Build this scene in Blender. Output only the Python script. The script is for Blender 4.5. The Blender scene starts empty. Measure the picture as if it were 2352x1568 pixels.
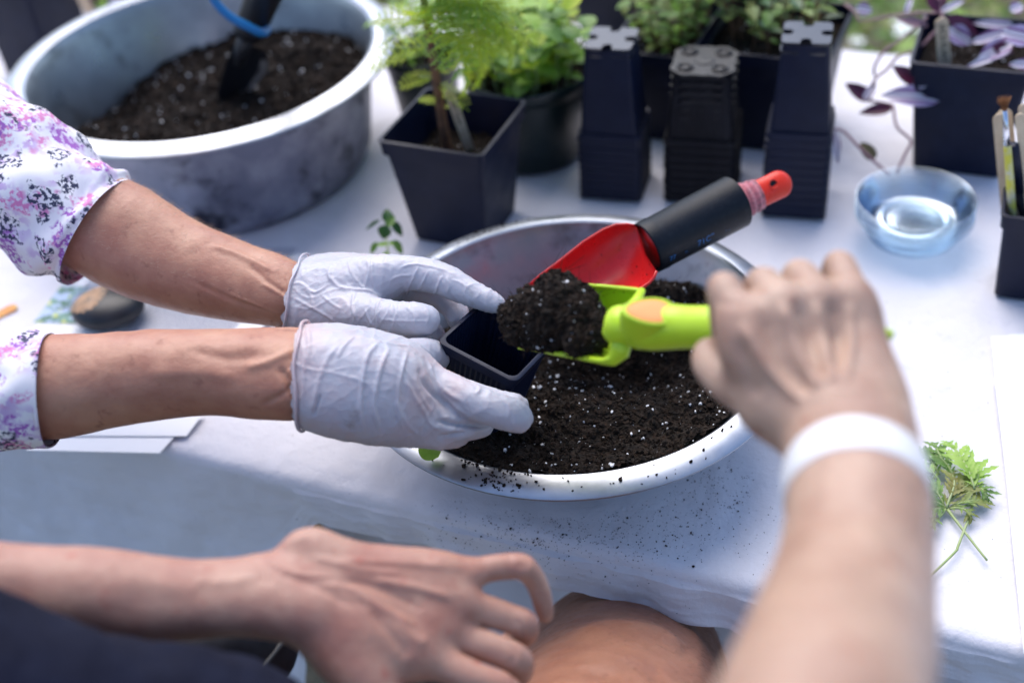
import bpy, math, random
import numpy as np
from mathutils import Vector, Matrix, noise
from mathutils.bvhtree import BVHTree
random.seed(7); rng = np.random.default_rng(7)
SC = bpy.context.scene; COL = SC.collection
PI = math.pi
# ------------------------------------------------------------ camera, world, sun, exposure
CW, CHH, CF = 2352.0, 1568.0, 2900.0
PITCH = math.radians(39.0); ROLL = math.radians(-6.0); CAMZ = 0.95      # table top is z = 0
_c, _s = math.cos(ROLL), math.sin(ROLL)
R0 = np.array([1., 0, 0]); U0 = np.array([0, math.sin(PITCH), math.cos(PITCH)]); F0 = np.array([0, math.cos(PITCH), -math.sin(PITCH)])
CP = np.array([0, 0, CAMZ])
RX = _c*R0 + _s*U0; UY = -_s*R0 + _c*U0
cam_d = bpy.data.cameras.new('camera'); cam = bpy.data.objects.new('camera', cam_d); COL.objects.link(cam)
cam.matrix_world = Matrix(((RX[0], UY[0], -F0[0], 0), (RX[1], UY[1], -F0[1], 0), (RX[2], UY[2], -F0[2], CAMZ), (0, 0, 0, 1)))
cam_d.sensor_width = 36; cam_d.lens = CF/CW*36; cam_d.clip_start = 0.02; cam_d.clip_end = 200
cam_d.dof.use_dof = True; cam_d.dof.focus_distance = 1.20; cam_d.dof.aperture_fstop = 2.1; cam_d.dof.aperture_blades = 9
SC.camera = cam
w = bpy.data.worlds.new('World'); SC.world = w; w.use_nodes = True
nt = w.node_tree; sky = nt.nodes.new('ShaderNodeTexSky'); sky.sky_type = 'NISHITA'; sky.sun_disc = False
SUN_EL, SUN_AZ = math.radians(56), math.radians(-8)        # azimuth measured from +Y towards +X
sky.sun_elevation = SUN_EL; sky.sun_rotation = SUN_AZ; sky.air_density = 1.0; sky.dust_density = 2.5; sky.ozone_density = 5.0
nt.links.new(sky.outputs[0], nt.nodes['Background'].inputs[0]); nt.nodes['Background'].inputs[1].default_value = 0.125
sd = bpy.data.lights.new('sun', 'SUN'); sd.energy = 1.5; sd.angle = math.radians(60); sd.color = (1.0, 0.92, 0.82)
sun = bpy.data.objects.new('sun', sd); COL.objects.link(sun)
sv = Vector((math.sin(SUN_AZ)*math.cos(SUN_EL), math.cos(SUN_AZ)*math.cos(SUN_EL), math.sin(SUN_EL)))
sun.rotation_euler = sv.to_track_quat('Z', 'Y').to_euler(); sun.location = sv*5
SC.view_settings.view_transform = 'Standard'; SC.view_settings.look = 'None'; SC.view_settings.gamma = 1
SC.view_settings.use_curve_mapping = False; SC.view_settings.exposure = 1.14
# ------------------------------------------------------------ helpers
def ray(px, py):
    x = (px-CW/2)/CF; y = -(py-CHH/2)/CF
    return x*RX + y*UY + F0
def at(px, py, z=0.0):
    d = ray(px, py); return CP + d*((z-CAMZ)/d[2])
def dep(px, py, D): return CP + ray(px, py)*D
def V3(a): return Vector((float(a[0]), float(a[1]), float(a[2])))
TA = math.radians(-25); TU = np.array([math.cos(TA), math.sin(TA), 0]); TV = np.array([-math.sin(TA), math.cos(TA), 0])
def tab(u, v, z=0.0): return TU*u + TV*v + np.array([0, 0, z])
def on_v(px, py, v):                                        # pixel ray meets the upright plane v = const
    d = ray(px, py); t = (v - CP@TV)/(d@TV); return CP + d*t
def tag(o, label=None, cat=None, group=None, kind=None):
    for k, x in (('label', label), ('category', cat), ('group', group), ('kind', kind)):
        if x: o[k] = x
    return o
def empty(name, loc, label, cat, group=None, rot=None):
    o = bpy.data.objects.new(name, None); COL.objects.link(o); o.location = V3(loc); o.empty_display_size = .02
    if rot is not None: o.rotation_euler = rot
    return tag(o, label, cat, group)
def mk(name, verts, faces, mat, parent=None, smooth=True, off=None, mats=None, fm=None):
    me = bpy.data.meshes.new(name); v = np.asarray(verts, float)
    if off is not None: v = v - np.asarray(off)
    me.from_pydata(v.tolist(), [], faces if isinstance(faces, list) else faces.tolist())
    for m in (mats or [mat]): me.materials.append(m)
    if fm is not None: me.polygons.foreach_set('material_index', np.asarray(fm, dtype=np.int32))
    if smooth: me.polygons.foreach_set('use_smooth', [True]*len(me.polygons))
    me.validate(); me.update()
    o = bpy.data.objects.new(name, me); COL.objects.link(o)
    if parent is not None: o.parent = parent
    return o
class MB:                                                   # mesh builder: vertices and faces gathered in world or local space
    def __init__(s): s.v = []; s.f = []; s.m = []; s.mi = 0
    def add(s, vs, fs):
        b = len(s.v); s.v.extend([tuple(map(float, q)) for q in vs])
        for f in fs: s.f.append([i+b for i in f]); s.m.append(s.mi)
        return s
    def rings(s, rs, closed=True, cap0=False, cap1=False):
        b = len(s.v); n = len(rs[0])
        for r in rs: s.v.extend([tuple(map(float, q)) for q in r])
        for i in range(len(rs)-1):
            for j in range(n if closed else n-1):
                k = (j+1) % n; s.f.append([b+i*n+j, b+i*n+k, b+(i+1)*n+k, b+(i+1)*n+j]); s.m.append(s.mi)
        if cap0: s.f.append([b+j for j in range(n)][::-1]); s.m.append(s.mi)
        if cap1: s.f.append([b+(len(rs)-1)*n+j for j in range(n)]); s.m.append(s.mi)
        return s
    def lathe(s, prof, seg=64, c=(0, 0, 0), closed=False):
        rs = [[(c[0]+r*math.cos(2*PI*j/seg), c[1]+r*math.sin(2*PI*j/seg), c[2]+z) for j in range(seg)] for r, z in prof]
        return s.rings(rs)
    def tube(s, pts, rad, seg=10, cap=True, flat=1.0, up=(0, 0, 1)):
        pts = [np.asarray(p, float) for p in pts]; n = len(pts)
        if not hasattr(rad, '__len__'): rad = [rad]*n
        rs = []; prev = None
        for i in range(n):
            t = pts[min(i+1, n-1)] - pts[max(i-1, 0)]; t = t/(np.linalg.norm(t)+1e-12)
            a = np.asarray(up, float) if prev is None else prev
            a = a - t*(a@t)
            if np.linalg.norm(a) < 1e-5: a = np.array([1., .3, 0]); a = a - t*(a@t)
            a /= np.linalg.norm(a); prev = a; b = np.cross(t, a)
            rs.append([pts[i] + rad[i]*(flat*a*math.cos(2*PI*j/seg) + b*math.sin(2*PI*j/seg)) for j in range(seg)])
        return s.rings(rs, cap0=cap, cap1=cap)
    def box(s, c, ax, h):
        c = np.asarray(c, float); ax = [np.asarray(a, float) for a in ax]
        vs = [c + ax[0]*h[0]*i + ax[1]*h[1]*j + ax[2]*h[2]*k for i in (-1, 1) for j in (-1, 1) for k in (-1, 1)]
        return s.add(vs, [[0, 1, 3, 2], [4, 6, 7, 5], [0, 4, 5, 1], [2, 3, 7, 6], [0, 2, 6, 4], [1, 5, 7, 3]])
    def build(s, name, mat, parent=None, smooth=True, off=None, mats=None):
        if off is None and parent is not None and parent.parent is None and parent.rotation_euler[2] == 0: off = tuple(parent.location)
        return mk(name, s.v, s.f, mat, parent, smooth, off, mats, s.m if mats else None)
def sharp(o, ang=35):
    try:
        me = o.data; me.shade_smooth() if hasattr(me, 'shade_smooth') else None
        me.set_sharp_from_angle(angle=math.radians(ang))
    except Exception: pass
    return o
def spline(P, n=8):                                         # Catmull-Rom through points (rows may carry radii too)
    P = np.asarray(P, float); Q = np.vstack([2*P[0]-P[1], P, 2*P[-1]-P[-2]]); out = []
    for i in range(1, len(Q)-2):
        for k in range(n):
            t = k/n; a, b, c, d = Q[i-1], Q[i], Q[i+1], Q[i+2]
            out.append(.5*((2*b)+(-a+c)*t+(2*a-5*b+4*c-d)*t*t+(-a+3*b-3*c+d)*t**3))
    out.append(P[-1]); return np.array(out)
def rsq(a, r, n=6, b=None):                                 # rounded square outline, half side a, corner radius r
    b = a if b is None else b; o = []
    for q, (sx, sy) in enumerate(((1, 1), (-1, 1), (-1, -1), (1, -1))):
        for i in range(n+1):
            t = PI/2*(q + i/n); o.append((sx*(a-r)+r*math.cos(t), sy*(b-r)+r*math.sin(t)))
    return o
# ------------------------------------------------------------ materials
def mat(name, col, rough=.5, metal=0, bump=None, mix=None, spec=None, sss=None, coat=None, sheen=None, rvar=None):
    """mix = (colour2, noise scale, lo, hi[, detail]); bump = [(scale, strength, distance)]"""
    m = bpy.data.materials.new(name); m.use_nodes = True; n = m.node_tree.nodes; L = m.node_tree.links; b = n['Principled BSDF']
    b.inputs['Base Color'].default_value = (*col, 1); b.inputs['Roughness'].default_value = rough; b.inputs['Metallic'].default_value = metal
    if spec is not None: b.inputs['Specular IOR Level'].default_value = spec
    if coat: b.inputs['Coat Weight'].default_value = coat
    if sheen: b.inputs['Sheen Weight'].default_value = sheen
    if sss: b.inputs['Subsurface Weight'].default_value = sss[0]; b.inputs['Subsurface Radius'].default_value = sss[1]; b.inputs['Subsurface Scale'].default_value = sss[2]
    tc = n.new('ShaderNodeTexCoord')
    def nz(scale, detail=4, rough_=.6):
        t = n.new('ShaderNodeTexNoise'); t.inputs['Scale'].default_value = scale; t.inputs['Detail'].default_value = detail
        t.inputs['Roughness'].default_value = rough_; L.new(tc.outputs['Object'], t.inputs['Vector']); return t
    if mix:
        cur = None
        for mx in (mix if isinstance(mix, list) else [mix]):
            t = nz(mx[1], mx[4] if len(mx) > 4 else 5); r = n.new('ShaderNodeMapRange'); r.inputs[1].default_value = mx[2]; r.inputs[2].default_value = mx[3]
            L.new(t.outputs['Fac'], r.inputs[0]); k = n.new('ShaderNodeMix'); k.data_type = 'RGBA'
            L.new(r.outputs[0], k.inputs[0])
            if cur is None: k.inputs[6].default_value = (*col, 1)
            else: L.new(cur, k.inputs[6])
            k.inputs[7].default_value = (*mx[0], 1); cur = k.outputs[2]
        L.new(cur, b.inputs['Base Color'])
    if rvar:
        t = nz(rvar[0]); r = n.new('ShaderNodeMapRange'); r.inputs[1].default_value = .3; r.inputs[2].default_value = .7
        r.inputs[3].default_value = rvar[1]; r.inputs[4].default_value = rvar[2]; L.new(t.outputs['Fac'], r.inputs[0]); L.new(r.outputs[0], b.inputs['Roughness'])
    if bump:
        prev = None
        for sc_, st, di in bump:
            t = nz(sc_, 6); q = n.new('ShaderNodeBump'); q.inputs['Strength'].default_value = st; q.inputs['Distance'].default_value = di
            L.new(t.outputs['Fac'], q.inputs['Height'])
            if prev: L.new(prev, q.inputs['Normal'])
            prev = q.outputs[0]
        L.new(prev, b.inputs['Normal'])
    return m
def leafmat(name, c1, c2, rough=.5, trans=.35, scale=30):
    m = mat(name, c1, rough, mix=(c2, scale, .35, .65), bump=[(120, .3, .002)])
    n = m.node_tree.nodes; L = m.node_tree.links; b = n['Principled BSDF']; out = n['Material Output']
    t = n.new('ShaderNodeBsdfTranslucent'); x = n.new('ShaderNodeMixShader'); x.inputs[0].default_value = trans
    col = b.inputs['Base Color'].links[0].from_socket; L.new(col, t.inputs[0])
    L.new(b.outputs[0], x.inputs[1]); L.new(t.outputs[0], x.inputs[2]); L.new(x.outputs[0], out.inputs[0]); return m
M = {}
M['cloth'] = mat('white_cotton', (.70, .68, .72), .85, mix=[((.63, .62, .67), 3, .3, .7), ((.48, .46, .46), 30, .66, .85, 8)], bump=[(900, .3, .0008), (34, .5, .004), (9, .5, .014)], sheen=.1)
M['cloth2'] = mat('white_underlay', (.66, .64, .72), .85, bump=[(700, .2, .0008), (9, .6, .01)])
M['alu'] = mat('spun_aluminium', (.42, .43, .44), .40, .95, mix=[((.29, .30, .31), 7, .40, .70), ((.15, .15, .15), 22, .56, .76, 8)], bump=[(60, .12, .001)], rvar=(14, .24, .48))
M['alu_pot'] = mat('worn_aluminium', (.56, .57, .64), .42, .88, mix=[((.24, .25, .32), 6, .38, .62), ((.06, .06, .08), 15, .52, .68, 8)], bump=[(40, .2, .002)], rvar=(9, .34, .6))
M['alu_rim'] = mat('polished_aluminium_rim', (.46, .48, .52), .33, .94, mix=((.34, .35, .38), 24, .42, .75), rvar=(25, .28, .46))
M['black'] = mat('black_plastic', (.003, .006, .022), .40, spec=.24, mix=[((.006, .010, .030), 40, .4, .7), ((.028, .030, .042), 16, .62, .88, 9)], bump=[(300, .15, .0006)], rvar=(30, .36, .52))
M['black2'] = mat('matte_black_plastic', (.004, .004, .007), .5, spec=.16, mix=((.010, .010, .015), 60, .4, .7), bump=[(260, .2, .0006)])
M['green_pot'] = mat('dark_green_plastic', (.005, .014, .015), .35, mix=((.009, .018, .02), 30, .4, .7), rvar=(20, .3, .45))
M['lime'] = mat('lime_green_plastic', (.50, .72, .02), .36, mix=((.42, .62, .02), 22, .4, .8), bump=[(200, .08, .0005)], sss=(.12, (.6, 1, .1), .006), rvar=(60, .3, .46))
M['orange'] = mat('orange_rubber', (.95, .38, .15), .6, spec=.2, bump=[(250, .15, .0005)])
M['red'] = mat('red_plastic', (.58, .012, .012), .30, mix=((.42, .008, .012), 25, .4, .8), sss=(.08, (1, .1, .05), .004), rvar=(50, .24, .42))
M['redor'] = mat('red_orange_plastic', (.70, .03, .008), .34, spec=.35, mix=((.60, .02, .012), 45, .4, .8), sss=(.1, (1, .2, .05), .004), rvar=(60, .22, .4))
M['pipe'] = mat('black_pipe', (.003, .005, .010), .45, spec=.22, mix=((.009, .012, .018), 160, .5, .75), bump=[(500, .35, .0006), (30, .2, .002)])
M['wrap'] = mat('pink_bandage', (.60, .16, .19), .95, mix=[((.42, .12, .15), 330, .45, .6), ((.05, .03, .045), 70, .53, .66, 9)], bump=[(700, .9, .002)], sheen=.5)
M['wood'] = mat('pale_wood', (.52, .36, .22), .7, mix=((.40, .26, .15), 60, .4, .7), bump=[(200, .3, .0006)])
M['woodlt'] = mat('birch_wood', (.66, .52, .36), .65, mix=((.56, .42, .28), 60, .4, .7), bump=[(200, .3, .0006)])
M['bark'] = mat('woody_stem', (.20, .10, .05), .85, mix=((.10, .05, .03), 90, .4, .65), bump=[(120, .8, .003)])
M['ink'] = mat('black_ink', (.02, .018, .018), .7)
M['blueink'] = mat('blue_ink', (.02, .20, .55), .5)
M['paper'] = mat('white_paper', (.82, .82, .84), .8, bump=[(200, .1, .0005)])
M['soil'] = mat('dark_potting_soil', (.007, .0045, .0032), .95, mix=((.024, .0145, .009), 120, .4, .7), bump=[(250, 1, .003)], spec=.3)
M['soil2'] = mat('brown_peat', (.024, .014, .009), .95, mix=((.009, .0055, .004), 200, .4, .7), bump=[(400, 1, .002)], spec=.2)
M['perlite'] = mat('white_perlite', (.72, .72, .74), .8, bump=[(800, .8, .001)])
M['stone'] = mat('black_pebble', (.008, .009, .014), .42, mix=((.022, .024, .032), 40, .45, .7), bump=[(120, .3, .001)])
M['blue'] = mat('blue_rubber', (.005, .16, .42), .4)
M['toolblack'] = mat('black_tool_plastic', (.012, .013, .018), .42, bump=[(200, .15, .0008)], rvar=(30, .34, .5))
M['steel'] = mat('scuffed_steel', (.45, .45, .46), .4, .8, mix=((.15, .13, .12), 60, .45, .65))
M['navy'] = mat('navy_cotton', (.002, .003, .013), .9, mix=((.004, .006, .020), 30, .4, .7), bump=[(600, .3, .001)], spec=.2)
M['band'] = mat('white_wristband', (.68, .68, .69), .45, sss=(.1, (1, 1, 1), .002))
M['glove'] = mat('white_nitrile_glove', (.42, .42, .48), .33, mix=[((.47, .46, .51), 16, .35, .65), ((.50, .34, .33), 9, .50, .74), ((.24, .20, .18), 26, .64, .80, 9)], bump=[(60, .4, .003), (420, .2, .0006)], sss=(.35, (1, .5, .4), .008), rvar=(40, .34, .52))
def skin(name, a, b_, c_, hair=False):
    return mat(name, a, .5, mix=[(b_, 22, .38, .66), (c_, 60, .60, .74, 6)], bump=[(700, .4, .0006), (110, .5, .0018)], sss=(.22, (1, .35, .18), .008), rvar=(60, .38, .56))
M['skinA'] = skin('tanned_freckled_skin', (.47, .235, .15), (.37, .155, .10), (.26, .10, .065))
M['skinB'] = skin('pink_skin', (.44, .25, .185), (.34, .15, .11), (.36, .11, .08))
M['skinC'] = skin('pale_skin', (.45, .295, .215), (.33, .19, .135), (.32, .15, .10))
M['skinD'] = skin('tan_leg_skin', (.38, .17, .10), (.31, .125, .072), (.26, .10, .06))
M['gA'] = leafmat('yellow_green_feathery_leaf', (.42, .60, .03), (.62, .68, .08), .5, .5)
M['gB'] = leafmat('fresh_green_leaf', (.24, .46, .05), (.42, .60, .12), .45, .4)
M['gC'] = leafmat('mid_green_leaf', (.10, .22, .04), (.20, .34, .07), .5, .35)
M['gD'] = leafmat('dark_green_leaf', (.02, .08, .015), (.04, .13, .025), .4, .25)
M['gE'] = leafmat('bronze_green_leaf', (.16, .28, .05), (.24, .23, .05), .45, .35)
M['gStem'] = leafmat('pale_green_stem', (.34, .44, .16), (.42, .50, .24), .45, .2)
M['pur'] = leafmat('purple_leaf', (.10, .015, .05), (.055, .01, .03), .35, .25)
M['silver'] = leafmat('silver_purple_leaf', (.60, .55, .68), (.16, .07, .20), .32, .15, 60)
def stripe():
    m = M['silver']; n = m.node_tree.nodes; L = m.node_tree.links; tc = [x for x in n if x.type == 'TEX_COORD'][0]; sp = n.new('ShaderNodeSeparateXYZ'); L.new(tc.outputs['Object'], sp.inputs[0])
    ab = n.new('ShaderNodeMath'); ab.operation = 'ABSOLUTE'; L.new(sp.outputs[1], ab.inputs[0]); r = n.new('ShaderNodeValToRGB'); sc_ = n.new('ShaderNodeMath'); sc_.operation = 'MULTIPLY'; sc_.inputs[1].default_value = 90
    L.new(ab.outputs[0], sc_.inputs[0]); L.new(sc_.outputs[0], r.inputs[0]); e = r.color_ramp.elements; e[0].position = .05; e[0].color = (.16, .05, .16, 1); e[1].position = .13; e[1].color = (.72, .70, .76, 1)
    for p, c in ((.38, (.66, .62, .72, 1)), (.48, (.20, .07, .20, 1)), (.66, (.24, .10, .26, 1)), (.78, (.42, .34, .52, 1))): q = e.new(p); q.color = c
    for x in list(n):
        if x.type in ('BSDF_PRINCIPLED', 'BSDF_TRANSLUCENT'): L.new(r.outputs[0], x.inputs[0])
stripe()
M['dry'] = mat('dried_leaf', (.12, .10, .045), .7)
M['pstem'] = mat('mauve_stem', (.30, .17, .20), .5)
def tag_nodes(): pass
# floral blouse fabric: white with purple, pink and near-black blossoms
def floral():
    m = mat('floral_cotton', (.80, .77, .80), .8, bump=[(900, .2, .0006)]); n = m.node_tree.nodes; L = m.node_tree.links; b = n['Principled BSDF']; tc = [x for x in n if x.type == 'TEX_COORD'][0]
    cur = None
    for col, s1, lo, hi, s2, off in (((.58, .42, .66), 26, .42, .60, 60, 0), ((.66, .22, .45), 30, .55, .61, 120, 3), ((.36, .12, .46), 28, .55, .59, 120, 7), ((.035, .04, .085), 30, .555, .58, 150, 11)):
        mp = n.new('ShaderNodeMapping'); mp.inputs['Location'].default_value = (off, off*.7, off*.3); L.new(tc.outputs['Object'], mp.inputs[0])
        t = n.new('ShaderNodeTexNoise'); t.inputs['Scale'].default_value = s1; t.inputs['Detail'].default_value = 2; L.new(mp.outputs[0], t.inputs[0])
        t2 = n.new('ShaderNodeTexNoise'); t2.inputs['Scale'].default_value = s2*1.6; t2.inputs['Detail'].default_value = 3; L.new(mp.outputs[0], t2.inputs[0])
        a = n.new('ShaderNodeMapRange'); a.inputs[1].default_value = lo; a.inputs[2].default_value = hi; L.new(t.outputs['Fac'], a.inputs[0])
        c = n.new('ShaderNodeMapRange'); c.inputs[1].default_value = .46; c.inputs[2].default_value = .56; L.new(t2.outputs['Fac'], c.inputs[0])
        k = n.new('ShaderNodeMath'); k.operation = 'MULTIPLY'; L.new(a.outputs[0], k.inputs[0]); L.new(c.outputs[0], k.inputs[1])
        x = n.new('ShaderNodeMix'); x.data_type = 'RGBA'; L.new(k.outputs[0], x.inputs[0])
        if cur is None: x.inputs[6].default_value = (.80, .77, .80, 1)
        else: L.new(cur, x.inputs[6])
        x.inputs[7].default_value = (*col, 1); cur = x.outputs[2]
    L.new(cur, b.inputs['Base Color']); return m
M['floral'] = floral()
def clear():
    m = bpy.data.materials.new('clear_plastic'); m.use_nodes = True; n = m.node_tree.nodes; L = m.node_tree.links; n.remove(n['Principled BSDF'])
    tr0 = n.new('ShaderNodeBsdfTransparent'); tr0.inputs[0].default_value = (.87, .92, .96, 1); df = n.new('ShaderNodeBsdfTranslucent'); df.inputs[0].default_value = (.72, .80, .88, 1); tr = n.new('ShaderNodeMixShader'); tr.inputs[0].default_value = .05; L.new(tr0.outputs[0], tr.inputs[1]); L.new(df.outputs[0], tr.inputs[2])
    gl = n.new('ShaderNodeBsdfGlossy'); gl.inputs['Roughness'].default_value = .16; gl.inputs[0].default_value = (.62, .70, .78, 1)
    fr = n.new('ShaderNodeFresnel'); fr.inputs[0].default_value = 1.5; mm = n.new('ShaderNodeMath'); mm.operation = 'MULTIPLY_ADD'; mm.inputs[1].default_value = .5; mm.inputs[2].default_value = .03
    L.new(fr.outputs[0], mm.inputs[0]); x = n.new('ShaderNodeMixShader'); L.new(mm.outputs[0], x.inputs[0]); L.new(tr.outputs[0], x.inputs[1]); L.new(gl.outputs[0], x.inputs[2])
    L.new(x.outputs[0], n['Material Output'].inputs[0]); return m
M['clear'] = clear()
M['plate2'] = mat('scuffed_black_plastic', (.003, .004, .008), .36, spec=.3, bump=[(150, .5, .002)])
M['plate'] = mat('glossy_black_plastic', (.005, .008, .018), .26, spec=.5, coat=.25, bump=[(90, .12, .001)])
SC.cycles.transparent_max_bounces = 48; SC.cycles.max_bounces = 10; SC.cycles.caustics_refractive = False
# ------------------------------------------------------------ setting: ground, table, cloths
ground = MB(); N = 40
gv = [[(-12+24*i/N, -3+26*j/N, -.74 + .03*noise.noise(Vector((i*.4, j*.4, 0)))) for i in range(N+1)] for j in range(N+1)]
gv[0] = [(x, -20, z) for x, y, z in gv[0]]; gv[-1] = [(x*6, 120, z) for x, y, z in gv[-1]]
ground.rings(gv, closed=False)
M['ground'] = mat('grassy_ground', (.15, .14, .10), .95, mix=[((.20, .18, .13), 5, .35, .65), ((.05, .04, .02), 2.2, .55, .75)], bump=[(30, 1, .03)])
tag(ground.build('ground', M['ground']), kind='structure')
# leafy ground cover beyond the table: short blades and broad leaves, too many to count
def foliage_stuff(name, n, xr, yr, zf, size, mats, label, cat):
    x = rng.uniform(*xr, n); y = rng.uniform(*yr, n); z = zf(x, y, rng.random(n))
    a = rng.uniform(0, 2*PI, n); el = rng.uniform(-.5, .9, n); s = rng.uniform(size[0], size[1], n); wd = s*rng.uniform(.25, .6, n)
    d = np.stack([np.cos(a)*np.cos(el), np.sin(a)*np.cos(el), np.sin(el)], 1); q = np.stack([-np.sin(a), np.cos(a), rng.uniform(-.4, .4, n)], 1)
    c = np.stack([x, y, z], 1); up = np.cross(d, q)*0.15
    P = np.stack([c-d*s[:, None]*.5, c+q*wd[:, None]*.5+up*s[:, None], c+d*s[:, None]*.5, c-q*wd[:, None]*.5+up*s[:, None]], 1).reshape(-1, 3)
    F = (np.arange(n)[:, None]*4 + np.array([0, 1, 2, 3])[None]).tolist()
    cl = np.array([noise.noise(Vector((xx*2.2, yy*2.2, zz*4))) for xx, yy, zz in c]) + rng.normal(0, .25, n)
    fm = np.clip(((cl+.7)/1.4*len(mats)).astype(int), 0, len(mats)-1)
    o = mk(name, P, F, None, mats=mats, fm=fm); tag(o, label, cat, kind='stuff'); return o
foliage_stuff('ground_cover', 26000, (-3.2, 4.5), (2.3, 7.5), lambda x, y, r: -.72 + r*(.10 + .22*np.clip((np.sin(x*2.1+y)*np.cos(y*1.7)+.6), 0, 1)), (.03, .11),
              [M['gC'], M['gE'], M['gB'], M['gA']], 'blurred yellow green ground cover growing beyond the far edge of the table', 'ground cover')
fl = MB()
for i in range(70):
    x, y = random.uniform(-2.5, 4), random.uniform(2.7, 6); z = random.uniform(-.55, -.38); r = random.uniform(.012, .028)
    for k in range(5):
        a = k*2*PI/5; fl.add([(x, y, z), (x+r*math.cos(a-.5), y+r*math.sin(a-.5), z+.004), (x+1.5*r*math.cos(a), y+1.5*r*math.sin(a), z+.002), (x+r*math.cos(a+.5), y+r*math.sin(a+.5), z+.004)], [[0, 1, 2, 3]])
M['petal'] = mat('pale_petal', (.72, .76, .72), .7)
tag(fl.build('flowers', M['petal']), 'small pale flowers scattered in the ground cover behind the table', 'flowers', kind='stuff')
V0, V1, UL, UR = .778, 1.84, -1.9, 1.7
tb = empty('table', tab(-.1, 1.3, -.03), 'long table hidden under the white cloth', 'table')
MB().box(tab((UL+UR)/2, (V0+V1)/2, -.022), (TU, TV, (0, 0, 1)), ((UR-UL)/2-.012, (V1-V0)/2-.012, .015)).build('tabletop', M['wood'], tb, smooth=False)
for u in (UL+.1, UR-.1):
    for v in (V0+.1, V1-.1): MB().box(tab(u, v, -.385), (TU, TV, (0, 0, 1)), (.02, .02, .345)).build('leg', M['steel'], tb, smooth=False)
def fbm(x, y, z, s): return noise.fractal(Vector((x*s, y*s, z*s)), 1.0, 2.0, 4)
HEM = on_v(1245, 1329, V0)[2]; HEM2 = on_v(1713, 1437, V0)[2]
def drape(name, u0, u1, v0, v1, hem, lift, mt, nu, seed, amp=1.0, rad=.014, hemr=None, creases=()):
    hem_l = hem; prof = []                                   # (v, z, drop fraction)
    nv = 150
    for i in range(nv+1): t = i/nv; prof.append((v1+(v0+rad-v1)*t, 0, 0))
    for i in range(1, 7): a = PI/2*i/6; prof.append((v0+rad-rad*math.sin(a), -rad+rad*math.cos(a), .02*i))
    for i in range(1, 41): prof.append((v0, None, i/40))
    rs = []
    for (v, z, d) in prof:
        row = []
        for j in range(nu+1):
            u = u0+(u1-u0)*j/nu; hm = hem_l(u) if callable(hem_l) else hem_l; zz = z; vv = v
            if z is None:
                zz = -rad + (hm+rad)*d
                wv = .5+.5*d
                vv = v - wv*amp*(.012*fbm(u*1.4, zz*.8, seed, 7) + .010*fbm(u, zz*.35, seed+3, 2.6) + .0035*fbm(u+zz*.8, zz*1.6, seed, 26)) - .006*wv
                if d == 1: zz += .004*fbm(u, 0, seed, 9)
            else:
                e = max(0, 1-abs(v-v0)/.10)
                zz += (.0020*fbm(u, v, seed, 5) + .0016*fbm(u*2, v*.6, seed, 11) + .0007*fbm(u+v, v*.7, seed, 30)) + e*.003*amp*fbm(u, v, seed+2, 8)
                for (pu, pv, qu, qv, hgt, wd) in creases:
                    L2 = (qu-pu)**2+(qv-pv)**2; tt = ((u-pu)*(qu-pu)+(v-pv)*(qv-pv))/L2
                    if -.02 < tt < 1.02: dd = abs((u-pu)*(qv-pv)-(v-pv)*(qu-pu))/math.sqrt(L2); zz += hgt*math.exp(-(dd/wd)**2)*min(1, (tt+.02)*12, (1.02-tt)*12)
            row.append(tab(u, vv, zz+lift))
        rs.append(row)
    m = MB(); m.rings(rs, closed=False); return m.build(name, mt)
import bisect
def uv_of(px, py): q = at(px, py); return q@TU, q@TV
cre = []
for a, b_, h_, w_ in (((430, 1010), (1240, 1190), .0016, .006), ((380, 950), (900, 1120), .001, .004), ((560, 900), (640, 560), .0013, .004), ((1650, 1030), (1640, 1300), .0016, .005), ((2352, 1380), (1850, 1270), .0015, .006), ((2150, 620), (2352, 900), .0015, .007), ((700, 560), (860, 380), .0012, .004), ((640, 1150), (1050, 1215), .0012, .006), ((1800, 560), (1960, 760), .001, .006)):
    cre.append((*uv_of(*a), *uv_of(*b_), h_, w_))
us = uv_of(560, 1090)[0]
def hem_f(u):
    t = max(0., min(1., (u-us+.05)/.13)); t = t*t*(3-2*t); return -.50*(1-t) + (HEM + (HEM2-HEM)*max(0, u-us)/.8)*t
cloth = drape('tablecloth', UL, UR, V0, V1+.05, hem_f, .0012, M['cloth'], 430, 3, 1.0, creases=cre)
tag(cloth, 'white cotton tablecloth with soil specks, short front hem and one long hanging corner', 'tablecloth')
sk = MB(); rs = []
for i in range(24):
    z = -.02-.66*i/23; rs.append([tab(-.75+2.3*j/180, V0+.17+.012*math.sin(j*.55+.8*math.sin(j*.13))*(.4+i/23)+.01*fbm(j*.1, i*.05, 4, 1), z) for j in range(181)])
sk.rings(rs, closed=False); tag(sk.build('table_skirt', M['cloth2']), 'white fabric skirt hanging under the table behind the knee', 'table skirt')
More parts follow.
